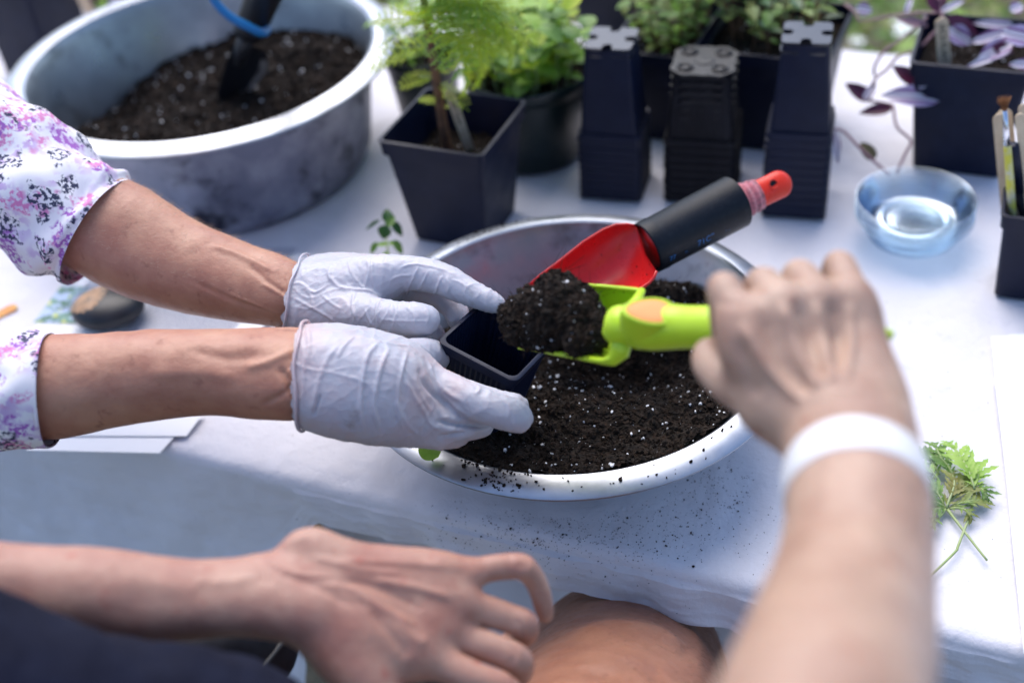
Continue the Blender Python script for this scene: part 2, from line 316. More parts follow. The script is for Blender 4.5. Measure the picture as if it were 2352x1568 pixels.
# ------------------------------------------------------------ basins
def basin(name, c, prof_in, prof_rim, prof_out, mi, mr, mo, label, cat):
    t = empty(name, (c[0], c[1], 0.002), label, cat)
    b_ = MB(); b_.lathe(prof_in, 128, (c[0], c[1], 0)); bo = b_.build('bowl', mi, t)
    b2 = MB(); b2.lathe(prof_rim, 128, (c[0], c[1], 0)); sharp(b2.build('rim', mr, t), 22)
    b3 = MB(); b3.lathe(prof_out, 128, (c[0], c[1], 0)); b3.build('outer_wall', mo, t); return t
SB = (.061, 1.029); BB = (-.394, 1.666)
small_basin = basin('mixing_basin', SB, [(.0005, .005), (.105, .005), (.122, .009), (.133, .020), (.201, .108), (.2065, .1195)],
    [(.2065, .1195), (.209, .1212), (.212, .1212), (.221, .1185), (.2305, .1150), (.2328, .1130), (.2322, .1108), (.2295, .1108), (.222, .114), (.2085, .1165)],
    [(.2085, .1165), (.203, .106), (.136, .018), (.124, .006), (.107, .003), (.0005, .003)], M['alu'], M['alu_rim'], M['alu'],
    'shallow aluminium basin of soil with a wide flat rim under the gloved hands', 'basin')
big_basin = basin('cooking_pot', BB, [(.0005, .004), (.19, .004), (.207, .010), (.214, .024), (.236, .165), (.243, .178)],
    [(.243, .178), (.248, .1815), (.254, .1815), (.268, .178), (.2735, .175), (.2745, .1725), (.2725, .1705), (.266, .1735), (.247, .1765)],
    [(.247, .1765), (.2395, .164), (.218, .024), (.210, .007), (.192, .002), (.0005, .002)], M['alu'], M['alu_rim'], M['alu_pot'],
    'big deep aluminium pot of soil with stained sides standing behind the gloved arm', 'pot')
# ------------------------------------------------------------ soil
ICO = np.array([(0, 0, 1)]+[(.894*math.cos(a), .894*math.sin(a), .447) for a in np.arange(5)*2*PI/5]+[(.894*math.cos(a), .894*math.sin(a), -.447) for a in (np.arange(5)+.5)*2*PI/5]+[(0, 0, -1)])
ICF = np.array([(0, 1+i, 1+(i+1) % 5) for i in range(5)]+[(1+i, 6+i, 1+(i+1) % 5) for i in range(5)]+[(6+i, 6+(i+1) % 5, 1+(i+1) % 5) for i in range(5)]+[(11, 6+(i+1) % 5, 6+i) for i in range(5)])
def crumbs(P, S, jit=.35):
    """many little lumps: centres P (n,3), sizes S (n) -> verts, faces"""
    n = len(P); q = ICO[None]*(1+rng.normal(0, jit, (n, 12, 1)).clip(-.6, .8)); sc_ = S[:, None, None]*rng.uniform(.55, 1.25, (n, 1, 3))
    a = rng.uniform(0, 2*PI, n); ca, sa = np.cos(a), np.sin(a); q = q*sc_; x = q[..., 0]*ca[:, None]-q[..., 1]*sa[:, None]; y = q[..., 0]*sa[:, None]+q[..., 1]*ca[:, None]
    V = np.stack([x, y, q[..., 2]], -1)+P[:, None]; F = ICF[None]+(np.arange(n)*12)[:, None, None]
    return V.reshape(-1, 3), F.reshape(-1, 3)
def fibres(P, L, mi_w=.0003):
    vs, fs = [], []
    for p, l in zip(P, L):
        a = rng.uniform(0, 2*PI); el = rng.uniform(-.1, .6); d = np.array([math.cos(a)*math.cos(el), math.sin(a)*math.cos(el), math.sin(el)]); q = np.array([-d[1], d[0], .3])
        q /= np.linalg.norm(q); bend = rng.normal(0, .35, 3)*l; b_ = len(vs)
        for k in range(6):
            t = k/5; c = p + d*l*(t-.3) + bend*t*t; wq = q*mi_w*(1-.6*t); vs += [c-wq, c+wq]
        fs += [[b_+2*k, b_+2*k+1, b_+2*k+3, b_+2*k+2] for k in range(5)]
    return np.array(vs), fs
def soil(name, surf, ncr, size, nper, psize, nfib, label, parent=None, cen=None):
    """surf() -> (verts, faces, sampler) ; one stuff object: bed, crumbs, perlite, fibres"""
    v, f, samp = surf
    V = [v]; F = [list(q) for q in f]; fmi = [0]*len(f); base = len(v)
    P = samp(ncr); S = size[0]*(size[1]/size[0])**(rng.random(ncr)**2.2); P = P + [0, 0, .0003]; a, b_ = crumbs(P, S)
    V.append(a); F += (b_+base).tolist(); fmi += (np.repeat((rng.random(ncr) < .42).astype(int), 20)).tolist(); base += len(a)
    P = samp(nper); S = psize[0]*(psize[1]/psize[0])**(rng.random(nper)**2.0); a, b_ = crumbs(P+np.stack([S*0, S*0, S*.5], 1), S, .22); V.append(a); F += (b_+base).tolist(); fmi += [2]*(20*nper); base += len(a)
    if nfib:
        a, b_ = fibres(samp(nfib)+[0, 0, .001], rng.uniform(.006, .03, nfib)); V.append(a); F += [[i+base for i in q] for q in b_]; fmi += [1]*len(b_)
    o = mk(name, np.vstack(V), F, None, parent, mats=[M['soil'], M['soil2'], M['perlite']], fm=fmi, smooth=False)
    return tag(o, label, 'soil', kind='stuff') if parent is None else tag(o, kind='stuff')
def bed(c, rfun, zf, nr=70, na=160):
    vs = [(c[0], c[1], zf(0, 0))]; fs = []
    for i in range(1, nr+1):
        for j in range(na):
            a = 2*PI*j/na; x, y = math.cos(a), math.sin(a); z0 = zf(x*.9*rfun(.08)*i/nr, y*.9*rfun(.08)*i/nr); r = rfun(z0)*i/nr
            vs.append((c[0]+x*r, c[1]+y*r, zf(x*r, y*r)))
    for j in range(na): fs.append([0, 1+j, 1+(j+1) % na])
    for i in range(nr-1):
        for j in range(na): k = (j+1) % na; b_ = 1+i*na; fs.append([b_+j, b_+na+j, b_+na+k, b_+k])
    def samp(n):
        r = np.sqrt(rng.random(n)); a = rng.uniform(0, 2*PI, n); out = []
        for q, t in zip(r, a):
            x, y = math.cos(t), math.sin(t); R = rfun(zf(x*q*.18, y*q*.18))*.99*q; out.append((c[0]+x*R, c[1]+y*R, zf(x*R, y*R)))
        return np.array(out)
    return np.array(vs), fs, samp
def zs(x, y):                                                # near basin: high towards the front rim, hollow in the middle
    z = .094 - .045*max(0, min(1, (y+.02)/.17)) - .046*math.exp(-(((x-.055)/.085)**2+((y+.005)/.055)**2))
    z += .020*math.exp(-(((x+.07)/.06)**2+((y-.10)/.05)**2)) + .038*math.exp(-(((x-.10)/.065)**2+((y-.085)/.055)**2)) + .012*math.exp(-(((x-.02)/.05)**2+((y+.08)/.04)**2))
    r = math.hypot(x, y); z = z + (.104-z)*max(0, min(1, (r-.14)/.05))*max(0, min(1, .35-y/.12))
    return z + .0085*fbm(x, y, 1, 26) + .0040*fbm(x, y, 5, 75)
def rs_small(z): return .1315 + (z-.02)*(.068/.088)
soil('potting_soil', bed(SB, rs_small, zs), 22000, (.0005, .0034), 1000, (.0003, .0025), 900, 'dark potting soil with white perlite filling the shallow basin')
def zb(x, y):
    z = .104 + .020*max(-1, min(1, (x+.02)/.17)) - .010*(y/.2) + .022*math.exp(-(((x-.12)/.08)**2+((y-.07)/.06)**2)) - .035*math.exp(-(((x+.17)/.07)**2+((y-.09)/.10)**2)) + .046*math.exp(-(((x+.13)/.11)**2+((y+.13)/.07)**2))
    return z + .009*fbm(x, y, 8, 16) + .004*fbm(x, y, 2, 60)
def rs_big(z): return .212 + (z-.024)*(.022/.141)
soil('potting_soil', bed(BB, rs_big, zb, 50, 140), 10000, (.0014, .0060), 420, (.0010, .0028), 60, 'dark potting soil heaped in the big deep aluminium pot')
# crumbs fallen on the cloth and the basin rim
def scatter(name, pts, S, m, label, cat='soil'):
    a, b_ = crumbs(np.array(pts), np.array(S)); return tag(mk(name, a, b_.tolist(), m, smooth=False), label, cat, kind='stuff')
pts, S = [], []
cbv = BVHTree.FromPolygons([v.co for v in cloth.data.vertices], [list(p.vertices) for p in cloth.data.polygons])
def on_cloth(px, py):
    d = ray(px, py); h = cbv.ray_cast(V3(CP), V3(d)); return None if h[0] is None else np.array(h[0])
for k in range(1500):
    if k < 1150: cx, cy, sx, sy = random.choice([(1150, 1215, 110, 30), (1250, 1230, 120, 40), (1330, 1225, 130, 45), (1450, 1200, 130, 45), (1640, 1130, 60, 45), (1560, 1220, 110, 60)]); px, py = random.gauss(cx, sx), random.gauss(cy, sy)
    else: px, py = random.uniform(400, 2330), random.uniform(560, 1420)
    q = on_cloth(px, py)
    if q is None or math.hypot(q[0]-SB[0], q[1]-SB[1]) < .15: continue
    s_ = random.uniform(.00022, .0006) if random.random() < .95 else random.uniform(.0006, .0013); pts.append(q+np.array([0, 0, s_*.3])-F0*s_*.5); S.append(s_)
scatter('soil_crumbs', pts, S, M['soil'], 'fine dark soil specks sprinkled on the white cloth in front of the basin')
pts, S = [], []
def rimz(r): return np.interp(r, [.209, .212, .221, .2305], [.1212, .1212, .1185, .1150])
for _ in range(150):
    a = math.radians(random.choice([random.gauss(245, 7), random.uniform(235, 335), random.gauss(248, 3), random.uniform(95, 150)])); r = random.uniform(.209, .2295)
    s_ = random.uniform(.0005, .0014) if random.random() < .85 else random.uniform(.0014, .0026)
    pts.append((SB[0]+r*math.cos(a), SB[1]+r*math.sin(a), rimz(r)+s_*.4)); S.append(s_)
scatter('soil_crumbs', pts, S, M['soil2'], 'dark soil crumbs stuck along the flat rim of the shallow basin')
# ------------------------------------------------------------ square pots
def ring3(a, z, r=.008, b=None, wav=0): return [(x*(1+wav*math.sin(i*PI)), y, z) for i, (x, y) in enumerate(rsq(a, r, 5, b))]
def pot_meshes(key, st, sb, h, rr=.008, ribs=False, inv=False, m=None, band=.014):
    """half sides st (rim) and sb (base); upright, base at z=0. returns list of (part name, mesh, material)"""
    m = m or M['black']; out = []; th = .0011
    b = MB(); rb = rr*.8
    def wall(z): return sb + (st-.002-sb)*z/h
    zs_ = np.linspace(0 if not inv else .002, h-band, 7); outr = []
    def rg(a, z):
        if not ribs: return ring3(a, z, rb)
        o = []; n = 26
        for (sx, sy, tx, ty) in ((1, 0, 0, 1), (0, 1, -1, 0), (-1, 0, 0, -1), (0, -1, 1, 0)):
            for i in range(n):
                t = -1+2*(i+.5)/n; e = 0 if abs(t) > .8 else (.0006 if i % 2 else -.0006); d = a+e-(.004*max(0, (abs(t)-.86)/.14)**1.5)
                o.append((sx*d+tx*t*a*.985, sy*d+ty*t*a*.985, z))
        return o
    outr = [rg(wall(z)-.0006, z) for z in zs_]
    b.rings(outr)
    inner = [rg(wall(z)-th-.0006, z) for z in (h-.001, h-band, h*.5, .003)]
    b.rings(inner, cap1=not inv)
    if not inv: b.f.append(list(range(len(outr[0])))[::-1]); b.m.append(0)
    else: b.rings([rg(sb-.0006, .002), rg(sb-.006, .006)], cap1=True)     # recessed dark floor under the drainage cross
    out.append(('body', b, m))
    r = MB(); zr = h-band
    r.rings([ring3(wall(zr)-.0005, zr, rr), ring3(st-.0004, zr-.0008, rr), ring3(st+.0004, zr+band*.5, rr), ring3(st+.0006, h-.0030, rr), ring3(st+.0017, h-.0026, rr), ring3(st+.0017, h-.0008, rr), ring3(st, h, rr), ring3(st-.0022, h, rr), ring3(st-.0028, h-.0012, rr), ring3(st-.003, h-band, rr)])
    out.append(('rim', r, m))
    if inv:                                                  # base plate with four slots, seen when the pot stands upside down
        a = sb+.0008; P = []
        if not ribs:
            s, d = .0065, sb*.42
            for k in range(4):
                c, s_ = math.cos(k*PI/2), math.sin(k*PI/2)
                q = [(-a+.006, -a), (-s, -a), (-s, -a+d*.55)] + [(s*math.cos(t), -a+d*.55+s*math.sin(t)) for t in np.linspace(PI, 0, 7)[1:-1]] + [(s, -a+d*.55), (s, -a), (a-.006, -a), (a-.0018, -a+.0018)]
                P += [(x*c-y*s_, x*s_+y*c) for x, y in q]
        else:
            for k in range(48):
                t = 2*PI*k/48; rd = a*(1.16+.12*math.cos(4*t+PI))*(1+.03*math.cos(12*t)); P.append((rd*math.cos(t), rd*math.sin(t)))
        pl = MB(); n = len(P); pl.add([(x, y, -.0015) for x, y in P]+[(x, y, .0025) for x, y in P], [list(range(n))[::-1]]+[[i, (i+1) % n, n+(i+1) % n, n+i][::-1] for i in range(n)])
        if ribs:
            for sx in (-1, 1):
                for sy in (-1, 1):
                    for R_, r_ in ((.0095, .0022),):
                        pl.tube([(sx*a*.58+R_*math.cos(t), sy*a*.58+R_*.8*math.sin(t), -.0022) for t in np.linspace(0, 2*PI, 17)], r_, 6, cap=False)
                    pl.lathe([(.0001, -.0027), (.0045, -.0027)], 10, (sx*a*.58, sy*a*.58, 0))
            pl.lathe([(.0001, -.003), (.012, -.0026), (.013, -.0015)], 16)
        out.append(('base', pl, M['plate'] if not ribs else M['plate2']))
    return out
_cache = {}
def pot_thing(name, key, loc, rotz, label, cat, group, flip=False, **kw):
    if key not in _cache:
        _cache[key] = [(n, b.build(n, m, None, smooth=True, off=(0, 0, 0)), m) for n, b, m in pot_meshes(key, **kw)]
        ms = [(n, sharp(o, 30).data) for n, o, m in _cache[key]]
        for n, o, m in _cache[key]: bpy.data.objects.remove(o)
        _cache[key] = ms
    e = empty(name, loc, label, cat, group)
    e.rotation_euler = (PI if flip else 0, 0, rotz)
    for n, me in _cache[key]:
        o = bpy.data.objects.new(n, me); COL.objects.link(o); o.parent = e
    return e
# three stacks of upside-down nursery pots
def stack(cpx, zc, n, pitch, h, st, sb, rot, which, names, key, **kw):
    fl, fr, br = [at(*p, 0) for p in cpx]; c = (fl+br)/2
    for i in range(n):
        z = .006 + i*pitch + h
        lab = (f'uppermost upturned black pot of the {which} stack' if i == n-1 else f'upturned black pot at the bottom of the {which} stack resting on the cloth' if i == 0 else
               f'{names[i]} upturned black pot from the bottom of the {which} stack')
        e = pot_thing('nursery_pot', key, (c[0]+random.uniform(-.0006, .0006), c[1]+random.uniform(-.0006, .0006), z), rot+random.uniform(-.012, .012), lab, 'plant pot', f'upturned nursery pots nested in the {which} stack', flip=True, st=st, sb=sb, h=h, inv=True, **kw)
ORD = ['first', 'second', 'third', 'fourth', 'fifth', 'sixth', 'seventh', 'eighth', 'ninth', 'tenth', 'eleventh', 'twelfth']
stack([(1330, 460), (1470, 470), (1500, 400)], 0, 9, .0108, .130, .0415, .0300, math.radians(-19), 'left smooth-sided', ORD, 'pa', rr=.007, band=.011)
stack([(1745, 498), (1888, 508), (1905, 440)], 0, 10, .0122, .130, .0400, .0285, math.radians(-18), 'right smooth-sided', ORD, 'pb', rr=.007, band=.0125)
stack([(1520, 472), (1690, 482), (1705, 392)], 0, 8, .0120, .100, .0470, .0370, math.radians(-17), 'middle ribbed', ORD, 'pc', rr=.012, band=.0095, ribs=True, m=M['black2'])
# ------------------------------------------------------------ leaves and plants
def leaf_mb(L, W, fold=.25, droop=.3, seg=7, shape=.8, tip=1.0, wav=0):
    b = MB(); rs = []
    for i in range(seg+1):
        t = i/seg; wd = W*.5*(math.sin(PI*min(.995, max(.02, t**tip)))**shape) + .0002
        x = L*t; z = -droop*L*t*t
        rs.append([(x, wd*q, z + fold*abs(q)*wd + wav*W*math.sin(t*14+q*2)*abs(q)) for q in (-1, -.5, 0, .5, 1)])
    b.rings(rs, closed=False); return b
def mesh_of(mb, name, m):
    o = mb.build(name, m, None, off=(0, 0, 0)); me = o.data; bpy.data.objects.remove(o); return me
def inst(name, me, parent, p, d, up, s=1.0, ploc=None):
    d = np.asarray(d, float); d = d/np.linalg.norm(d); up = np.asarray(up, float); y = np.cross(up, d)
    if np.linalg.norm(y) < 1e-4: y = np.cross([1, .2, 0], d)
    y /= np.linalg.norm(y); z = np.cross(d, y)
    o = bpy.data.objects.new(name, me); COL.objects.link(o); o.parent = parent
    q = np.asarray(p, float) - (np.asarray(parent.location) if parent is not None else 0)
    o.matrix_local = Matrix(((d[0]*s, y[0]*s, z[0]*s, q[0]), (d[1]*s, y[1]*s, z[1]*s, q[1]), (d[2]*s, y[2]*s, z[2]*s, q[2]), (0, 0, 0, 1)))
    return o
def small_soil(parent, c, a, z, rot, n=900, rnd=False, s=(.001, .004)):
    ca, sa = math.cos(rot), math.sin(rot)
    def zz(x, y): return z + .004*fbm(x, y, 3, 40)
    g = np.linspace(-1, 1, 15); vs = []
    for i in g:
        for j in g:
            x, y = a*i, a*j
            if rnd: x, y = x*math.sqrt(1-j*j/2), y*math.sqrt(1-i*i/2)
            vs.append((c[0]+x*ca-y*sa, c[1]+x*sa+y*ca, zz(x, y)))
    fs = [[i*15+j, i*15+j+1, (i+1)*15+j+1, (i+1)*15+j] for i in range(14) for j in range(14)]
    def samp(k):
        x = rng.uniform(-1, 1, k); y = rng.uniform(-1, 1, k)
        if rnd: x, y = x*np.sqrt(1-y*y/2), y*np.sqrt(1-x*x/2)
        x, y = x*a*.97, y*a*.97; return np.array([(c[0]+p*ca-q*sa, c[1]+p*sa+q*ca, zz(p, q)) for p, q in zip(x, y)])
    vs = np.array(vs) - np.array(parent.location)
    return soil('soil', (vs, fs, lambda k: samp(k)-np.array(parent.location)), n, s, 40, (.0008, .002), 10, None, parent=parent)
def potted(name, label, kind, c, h, st, sb, rot, soilz, m=None, rr=.008, band=.02):
    e = empty(name, (c[0], c[1], .005), label, 'potted plant'); off = (0, 0, 0)
    if kind == 'sq':
        for n, b, mm in pot_meshes('x', st, sb, h, rr, m=m, band=band):
            ca, sa = math.cos(rot), math.sin(rot); b.v = [(x*ca-y*sa, x*sa+y*ca, z) for x, y, z in b.v]
            sharp(b.build('pot' if n == 'body' else 'pot_rim', mm, e, off=off), 30)
    else:
        b = MB(); b.lathe([(.0005, 0), (sb*.9, 0), (sb, .003), (st*.97, h-band)], 64); b.lathe([(st-.004, h-.002), (st-.006, h-band), (sb, .01), (.0005, .008)], 64); b.build('pot', m, e, off=off)
        b = MB(); b.lathe([(st*.97, h-band), (st, h-band-.001), (st+.001, h-.002), (st, h), (st-.003, h), (st-.004, h-.002)], 64); b.build('pot_rim', m, e, off=off)
    small_soil(e, c, (st-.006)*.95, soilz, rot, rnd=(kind != 'sq'))
    return e
# feathery plant
def frond_mb(L, seed, nsub=9, w=.0011):
    r = random.Random(seed); b = MB(); dr = r.uniform(.15, .6)
    def rib(p, d, n, l, w0, bend):
        d = np.array(d)/np.linalg.norm(d); n_ = np.cross(d, n); n_ /= np.linalg.norm(n_)+1e-9; rs = []
        for i in range(4):
            t = i/3; c = np.array(p) + d*l*t + np.array(bend)*l*t*t; ww = w0*(1-.7*t); rs.append([c-n_*ww, c+n_*ww])
        b.rings(rs, closed=False); return rs[-1][0]
    rach = [(L*t, .04*L*math.sin(3*t+seed), -dr*L*t*t) for t in np.linspace(0, 1, nsub+1)]
    for i in range(nsub):
        p, q = np.array(rach[i]), np.array(rach[i+1]); b.tube([p, q], [.0008*(1-.6*i/nsub)]*2, 4)
        if i < 1: continue
        for sg in (-1, 1):
            l = L*.36*math.sin(PI*(i+.8)/(nsub+1.6))**.7; d0 = (q-p)/np.linalg.norm(q-p); d = d0*.75 + np.array([0, sg, r.uniform(-.1, .5)])
            d /= np.linalg.norm(d); rib(p, d, (0, 0, 1), l, w, (0, 0, r.uniform(-.3, .1)))
            for k in range(1, 5):
                pp = p + d*l*k/5
                for s2 in (-1, 1):
                    e = np.cross(d, [0, 0, 1])*s2*.8 + d*.8 + np.array([0, 0, r.uniform(-.3, .3)]); rib(pp, e, (0, 0, 1), l*.36*(1-.12*k), w*.8, (0, 0, r.uniform(-.2, .2)))
    rib(rach[-1], (1, 0, -.6), (0, 0, 1), L*.12, w, (0, 0, 0)); return b
fr_me = [mesh_of(frond_mb(.075, s), 'leaf', M['gA'] if s % 3 else M['gB']) for s in range(6)]
P1C = (-.045, 1.429); P1R = math.radians(-26.6)
fe = potted('feathery_plant', 'square dark plastic pot holding a tall feathery yellow green plant on a woody stem', 'sq', P1C, .158, .0715, .052, P1R, .108)
stemP = [dep(1030, 352, 1.665), dep(1018, 290, 1.62), dep(1006, 210, 1.575), dep(992, 120, 1.53), dep(978, 40, 1.49), dep(968, -60, 1.45), dep(960, -200, 1.40)]
sp = spline(stemP, 6); MB().tube(sp, np.linspace(.0068, .0035, len(sp)), 10).build('stem', M['bark'], fe)
random.seed(21)
def fstem(i): return sp[int(max(0, min(len(sp)-1, i)))]
for k in range(66):
    t = random.uniform(.50, 1.0)**.8; p = fstem(t*(len(sp)-1)); a = random.uniform(0, 2*PI); el = random.uniform(-.15, .8)
    if random.random() < .35 or math.cos(a) < -.3: a = random.uniform(-1.2, 1.3)
    d = (math.cos(a)*math.cos(el), math.sin(a)*math.cos(el), math.sin(el))
    inst('leaf', random.choice(fr_me), fe, p + np.array(d)*random.uniform(0, .018), d, (0, 0, 1), random.uniform(.55, 1.15)*(1.0 if d[0] < 0 else 1.3 if t > .55 else .7))
for (x0, y0, x1, y1, D0, D1, s) in ((985, 25, 1120, 20, 1.5, 1.47, 1.5), (985, 60, 900, 20, 1.5, 1.5, .9), (1120, 22, 1185, 90, 1.47, 1.5, 1.1), (990, 110, 905, 108, 1.53, 1.52, 1.0), (905, 85, 862, 112, 1.52, 1.55, .5), (1000, 170, 1080, 110, 1.56, 1.54, 1.1), (1010, 190, 1050, 215, 1.57, 1.55, .6), (1005, 180, 960, 175, 1.57, 1.56, .6), (1090, 60, 1140, 170, 1.5, 1.55, 1.2), (1050, 90, 1110, 200, 1.52, 1.57, 1.1)):
    p, q = dep(x0, y0, D0), dep(x1, y1, D1); inst('leaf', fr_me[k % 6], fe, p, q-p, (0, -.3, 1), s); MB().tube([fstem(len(sp)*.6) if s > 1.2 else p, p, q], [.0012, .001, .0006], 5).build('twig', M['gStem'], fe)
for k in range(5): inst('leaf', fr_me[1], fe, fstem(9.5+k*.5), (math.cos(k*1.3), math.sin(k*1.3)*.6, .3), (0, 0, 1), .36)
# wooden plant label
def stick(name, a, b, wd, th, m, label, cat, ink=None, nrm=None, rot0=None, marks=False):
    a, b = np.asarray(a), np.asarray(b); L = np.linalg.norm(b-a); d = (b-a)/L
    n = (CP-a)/np.linalg.norm(CP-a) if nrm is None else np.asarray(nrm); n = n-d*(n@d); n /= np.linalg.norm(n); y = np.cross(n, d)
    e = empty(name, a, label, cat); out = []
    for i in range(9): t = -PI/2 + PI*i/8; out.append((-wd*.5*math.cos(t)+wd*.5, wd*.5*math.sin(t)))
    P = out + [(L-wd*.2, wd*.5), (L, wd*.3), (L, -wd*.3), (L-wd*.2, -wd*.5)]; P = P[::1]
    n_ = len(P); b_ = MB(); lo = [a+d*x+y*v-n*th for x, v in P]; hi = [a+d*x+y*v for x, v in P]
    b_.add(lo+hi, [list(range(n_)), list(range(n_, 2*n_))[::-1]]+[[i, (i+1) % n_, n_+(i+1) % n_, n_+i][::-1] for i in range(n_)])
    b_.build('blade', m, e, smooth=False)
    fr = Matrix((( d[0], y[0], n[0], 0), (d[1], y[1], n[1], 0), (d[2], y[2], n[2], 0), (0, 0, 0, 1)))
    if ink: text3(ink[0], ink[1], e, a + d*ink[2] + y*ink[3] + n*.0003, d*ink[4], y*ink[4], n, M['ink'], ink[5] if len(ink) > 5 else 1)
    if marks:
        mk_ = MB(); r = random.Random(4); x = wd*.45
        for w_ in (3, 4, 6):
            for c in range(w_):
                for s in range(3):
                    p = a + d*(x+r.uniform(0, .0032)) + y*r.uniform(-.002, .002) + n*.0003; dd = d*r.choice([0, .6, 1]) + y*r.choice([1, .6, 0, -.5]); dd = dd/(np.linalg.norm(dd)+1e-6); mk_.box(p, (dd, np.cross(n, dd), n), (.0015, .0004, .0001))
                x += .0038
            x += .0035
        mk_.build('lettering', M['ink'], e, smooth=False)
    return e
def text3(body, size, parent, p, dx, dy, n, m, sx=1.0):
    cu = bpy.data.curves.new('lettering', 'FONT'); cu.body = body; cu.size = size; cu.align_y = 'CENTER'; cu.resolution_u = 2; cu.offset = size*.012
    ob = bpy.data.objects.new('tmp', cu); COL.objects.link(ob); dg = bpy.context.evaluated_depsgraph_get(); me = bpy.data.meshes.new_from_object(ob.evaluated_get(dg)); bpy.data.objects.remove(ob)
    vs = [np.asarray(p)+np.asarray(dx)*v.co.x*sx+np.asarray(dy)*v.co.y for v in me.vertices]; fs = [list(q.vertices) for q in me.polygons]
    return mk('lettering', vs, fs, m, parent, False, off=tuple(parent.location))
stick('plant_label', dep(1030, 207, 1.56), dep(1082, 352, 1.655), .0125, .0018, M['woodlt'], 'wooden stick label with faint black lettering beside the woody feathery stem', 'plant label', marks=True)
stick('wood_stick', dep(880, 322, 1.60), dep(912, 352, 1.70), .012, .0018, M['wood'], 'rounded tip of a wooden stick at the left corner of the feathery plant pot', 'stick')
# leafy herb helper
def herb(e, c, R, z0, nst, hgt, meshes, leafS, spread, stem_m, nmax=290, per=5, seed=1, lean=(0, 0), only=None):
    r = random.Random(seed); cnt = 0
    for i in range(nst):
        a = r.uniform(0, 2*PI); q = R*math.sqrt(r.random())*.85; p0 = np.array([c[0]+q*math.cos(a), c[1]+q*math.sin(a), z0]); hh = hgt*r.uniform(.55, 1.1)
        out = np.array([math.cos(a), math.sin(a), 0])*spread*(q/R)*r.uniform(.6, 1.3) + np.array([lean[0], lean[1], 0])
        pts = [p0 + np.array([0, 0, hh*t]) + out*t**1.4 + np.array([r.uniform(-.004, .004), r.uniform(-.004, .004), 0]) for t in np.linspace(0, 1, 6)]
        MB().tube(pts, np.linspace(.0016, .0008, 6), 5).build('stem', stem_m, e)
        s = spline(pts, 4)
        for k in range(per):
            if cnt >= nmax: return
            t = (k+1.2)/(per+.2); p = s[min(len(s)-1, int(t*(len(s)-1)))]; a2 = r.uniform(0, 2*PI)
            for sg in (0, PI):
                el = r.uniform(-.1, .7); d = (math.cos(a2+sg)*math.cos(el), math.sin(a2+sg)*math.cos(el), math.sin(el)); inst('leaf', r.choice(meshes), e, p, d, (0, 0, 1), leafS*r.uniform(.6, 1.2)*(1.1-.35*abs(t-.6))); cnt += 1
lfA = [mesh_of(leaf_mb(.030, .027, .3, dr, 6, .6, .85), 'leaf', mm) for dr, mm in ((.2, M['gB']), (.5, M['gB']), (.1, M['gA']), (.35, M['gC']))]
RP = at(1212, 160, .135); rp = potted('potted_herb', 'round dark green pot of bushy round-leaved herb behind the feathery plant', 'rd', RP, .135, .088, .070, 0, .118, M['green_pot'])
herb(rp, RP, .078, .115, 44, .13, lfA, 1.0, .05, M['gStem'], per=3, seed=5)
RQ = at(968, 122, .11); rq = potted('potted_herb', 'small round dark green pot between the big pot and the feathery plant', 'rd', RQ, .11, .056, .043, 0, .095, M['green_pot'])
lfB = [mesh_of(leaf_mb(.022, .012, .3, dr, 5, .7), 'leaf', mm) for dr, mm in ((.2, M['gC']), (.5, M['gB']))]
herb(rq, RQ, .045, .093, 16, .09, lfB, 1.0, .04, M['gStem'], per=3, seed=8)
S1 = at(1530, 85, .14); s1 = potted('potted_herb', 'square black pot of small-leaved plant behind the gap between left and middle stacks', 'sq', S1, .14, .066, .052, math.radians(-27), .125)
lfC = [mesh_of(leaf_mb(.020, .014, .3, dr, 5, .7), 'leaf', mm) for dr, mm in ((.2, M['gC']), (.5, M['gE']), (.2, M['gB']))]
herb(s1, S1, .055, .122, 30, .13, lfC, 1.0, .05, M['bark'], per=4, seed=11)
S2 = at(1782, 68, .155); s2 = potted('potted_shrub', 'large square black pot with a thin woody shrub behind the right stack', 'sq', S2, .155, .090, .070, math.radians(-27), .135)
lfD = [mesh_of(leaf_mb(.026, .015, .3, dr, 5, .8), 'leaf', mm) for dr, mm in ((.2, M['gE']), (.5, M['gC']), (.2, M['gD']))]
herb(s2, S2, .08, .133, 34, .14, lfD, 1.0, .05, M['bark'], per=3, seed=13)
st2 = spline([dep(1852, 60, 1.72), dep(1856, 20, 1.69), dep(1862, -60, 1.64)], 5); MB().tube(st2, .004, 8).build('trunk', M['bark'], s2)
S3 = at(1660, -30, .14); s3 = potted('potted_herb', 'far square pot of pale green herb at the back table edge', 'sq', S3, .14, .06, .05, math.radians(-27), .12)
herb(s3, S3, .05, .12, 20, .16, lfA, .8, .05, M['gStem'], per=4, seed=15)
S4 = at(1420, -75, .13); s4 = potted('potted_herb', 'square pot of light green herb behind the left stack at the back', 'sq', S4, .13, .06, .05, math.radians(-27), .115)
herb(s4, S4, .055, .095, 26, .13, lfA, .9, .09, M['gStem'], per=4, seed=16)
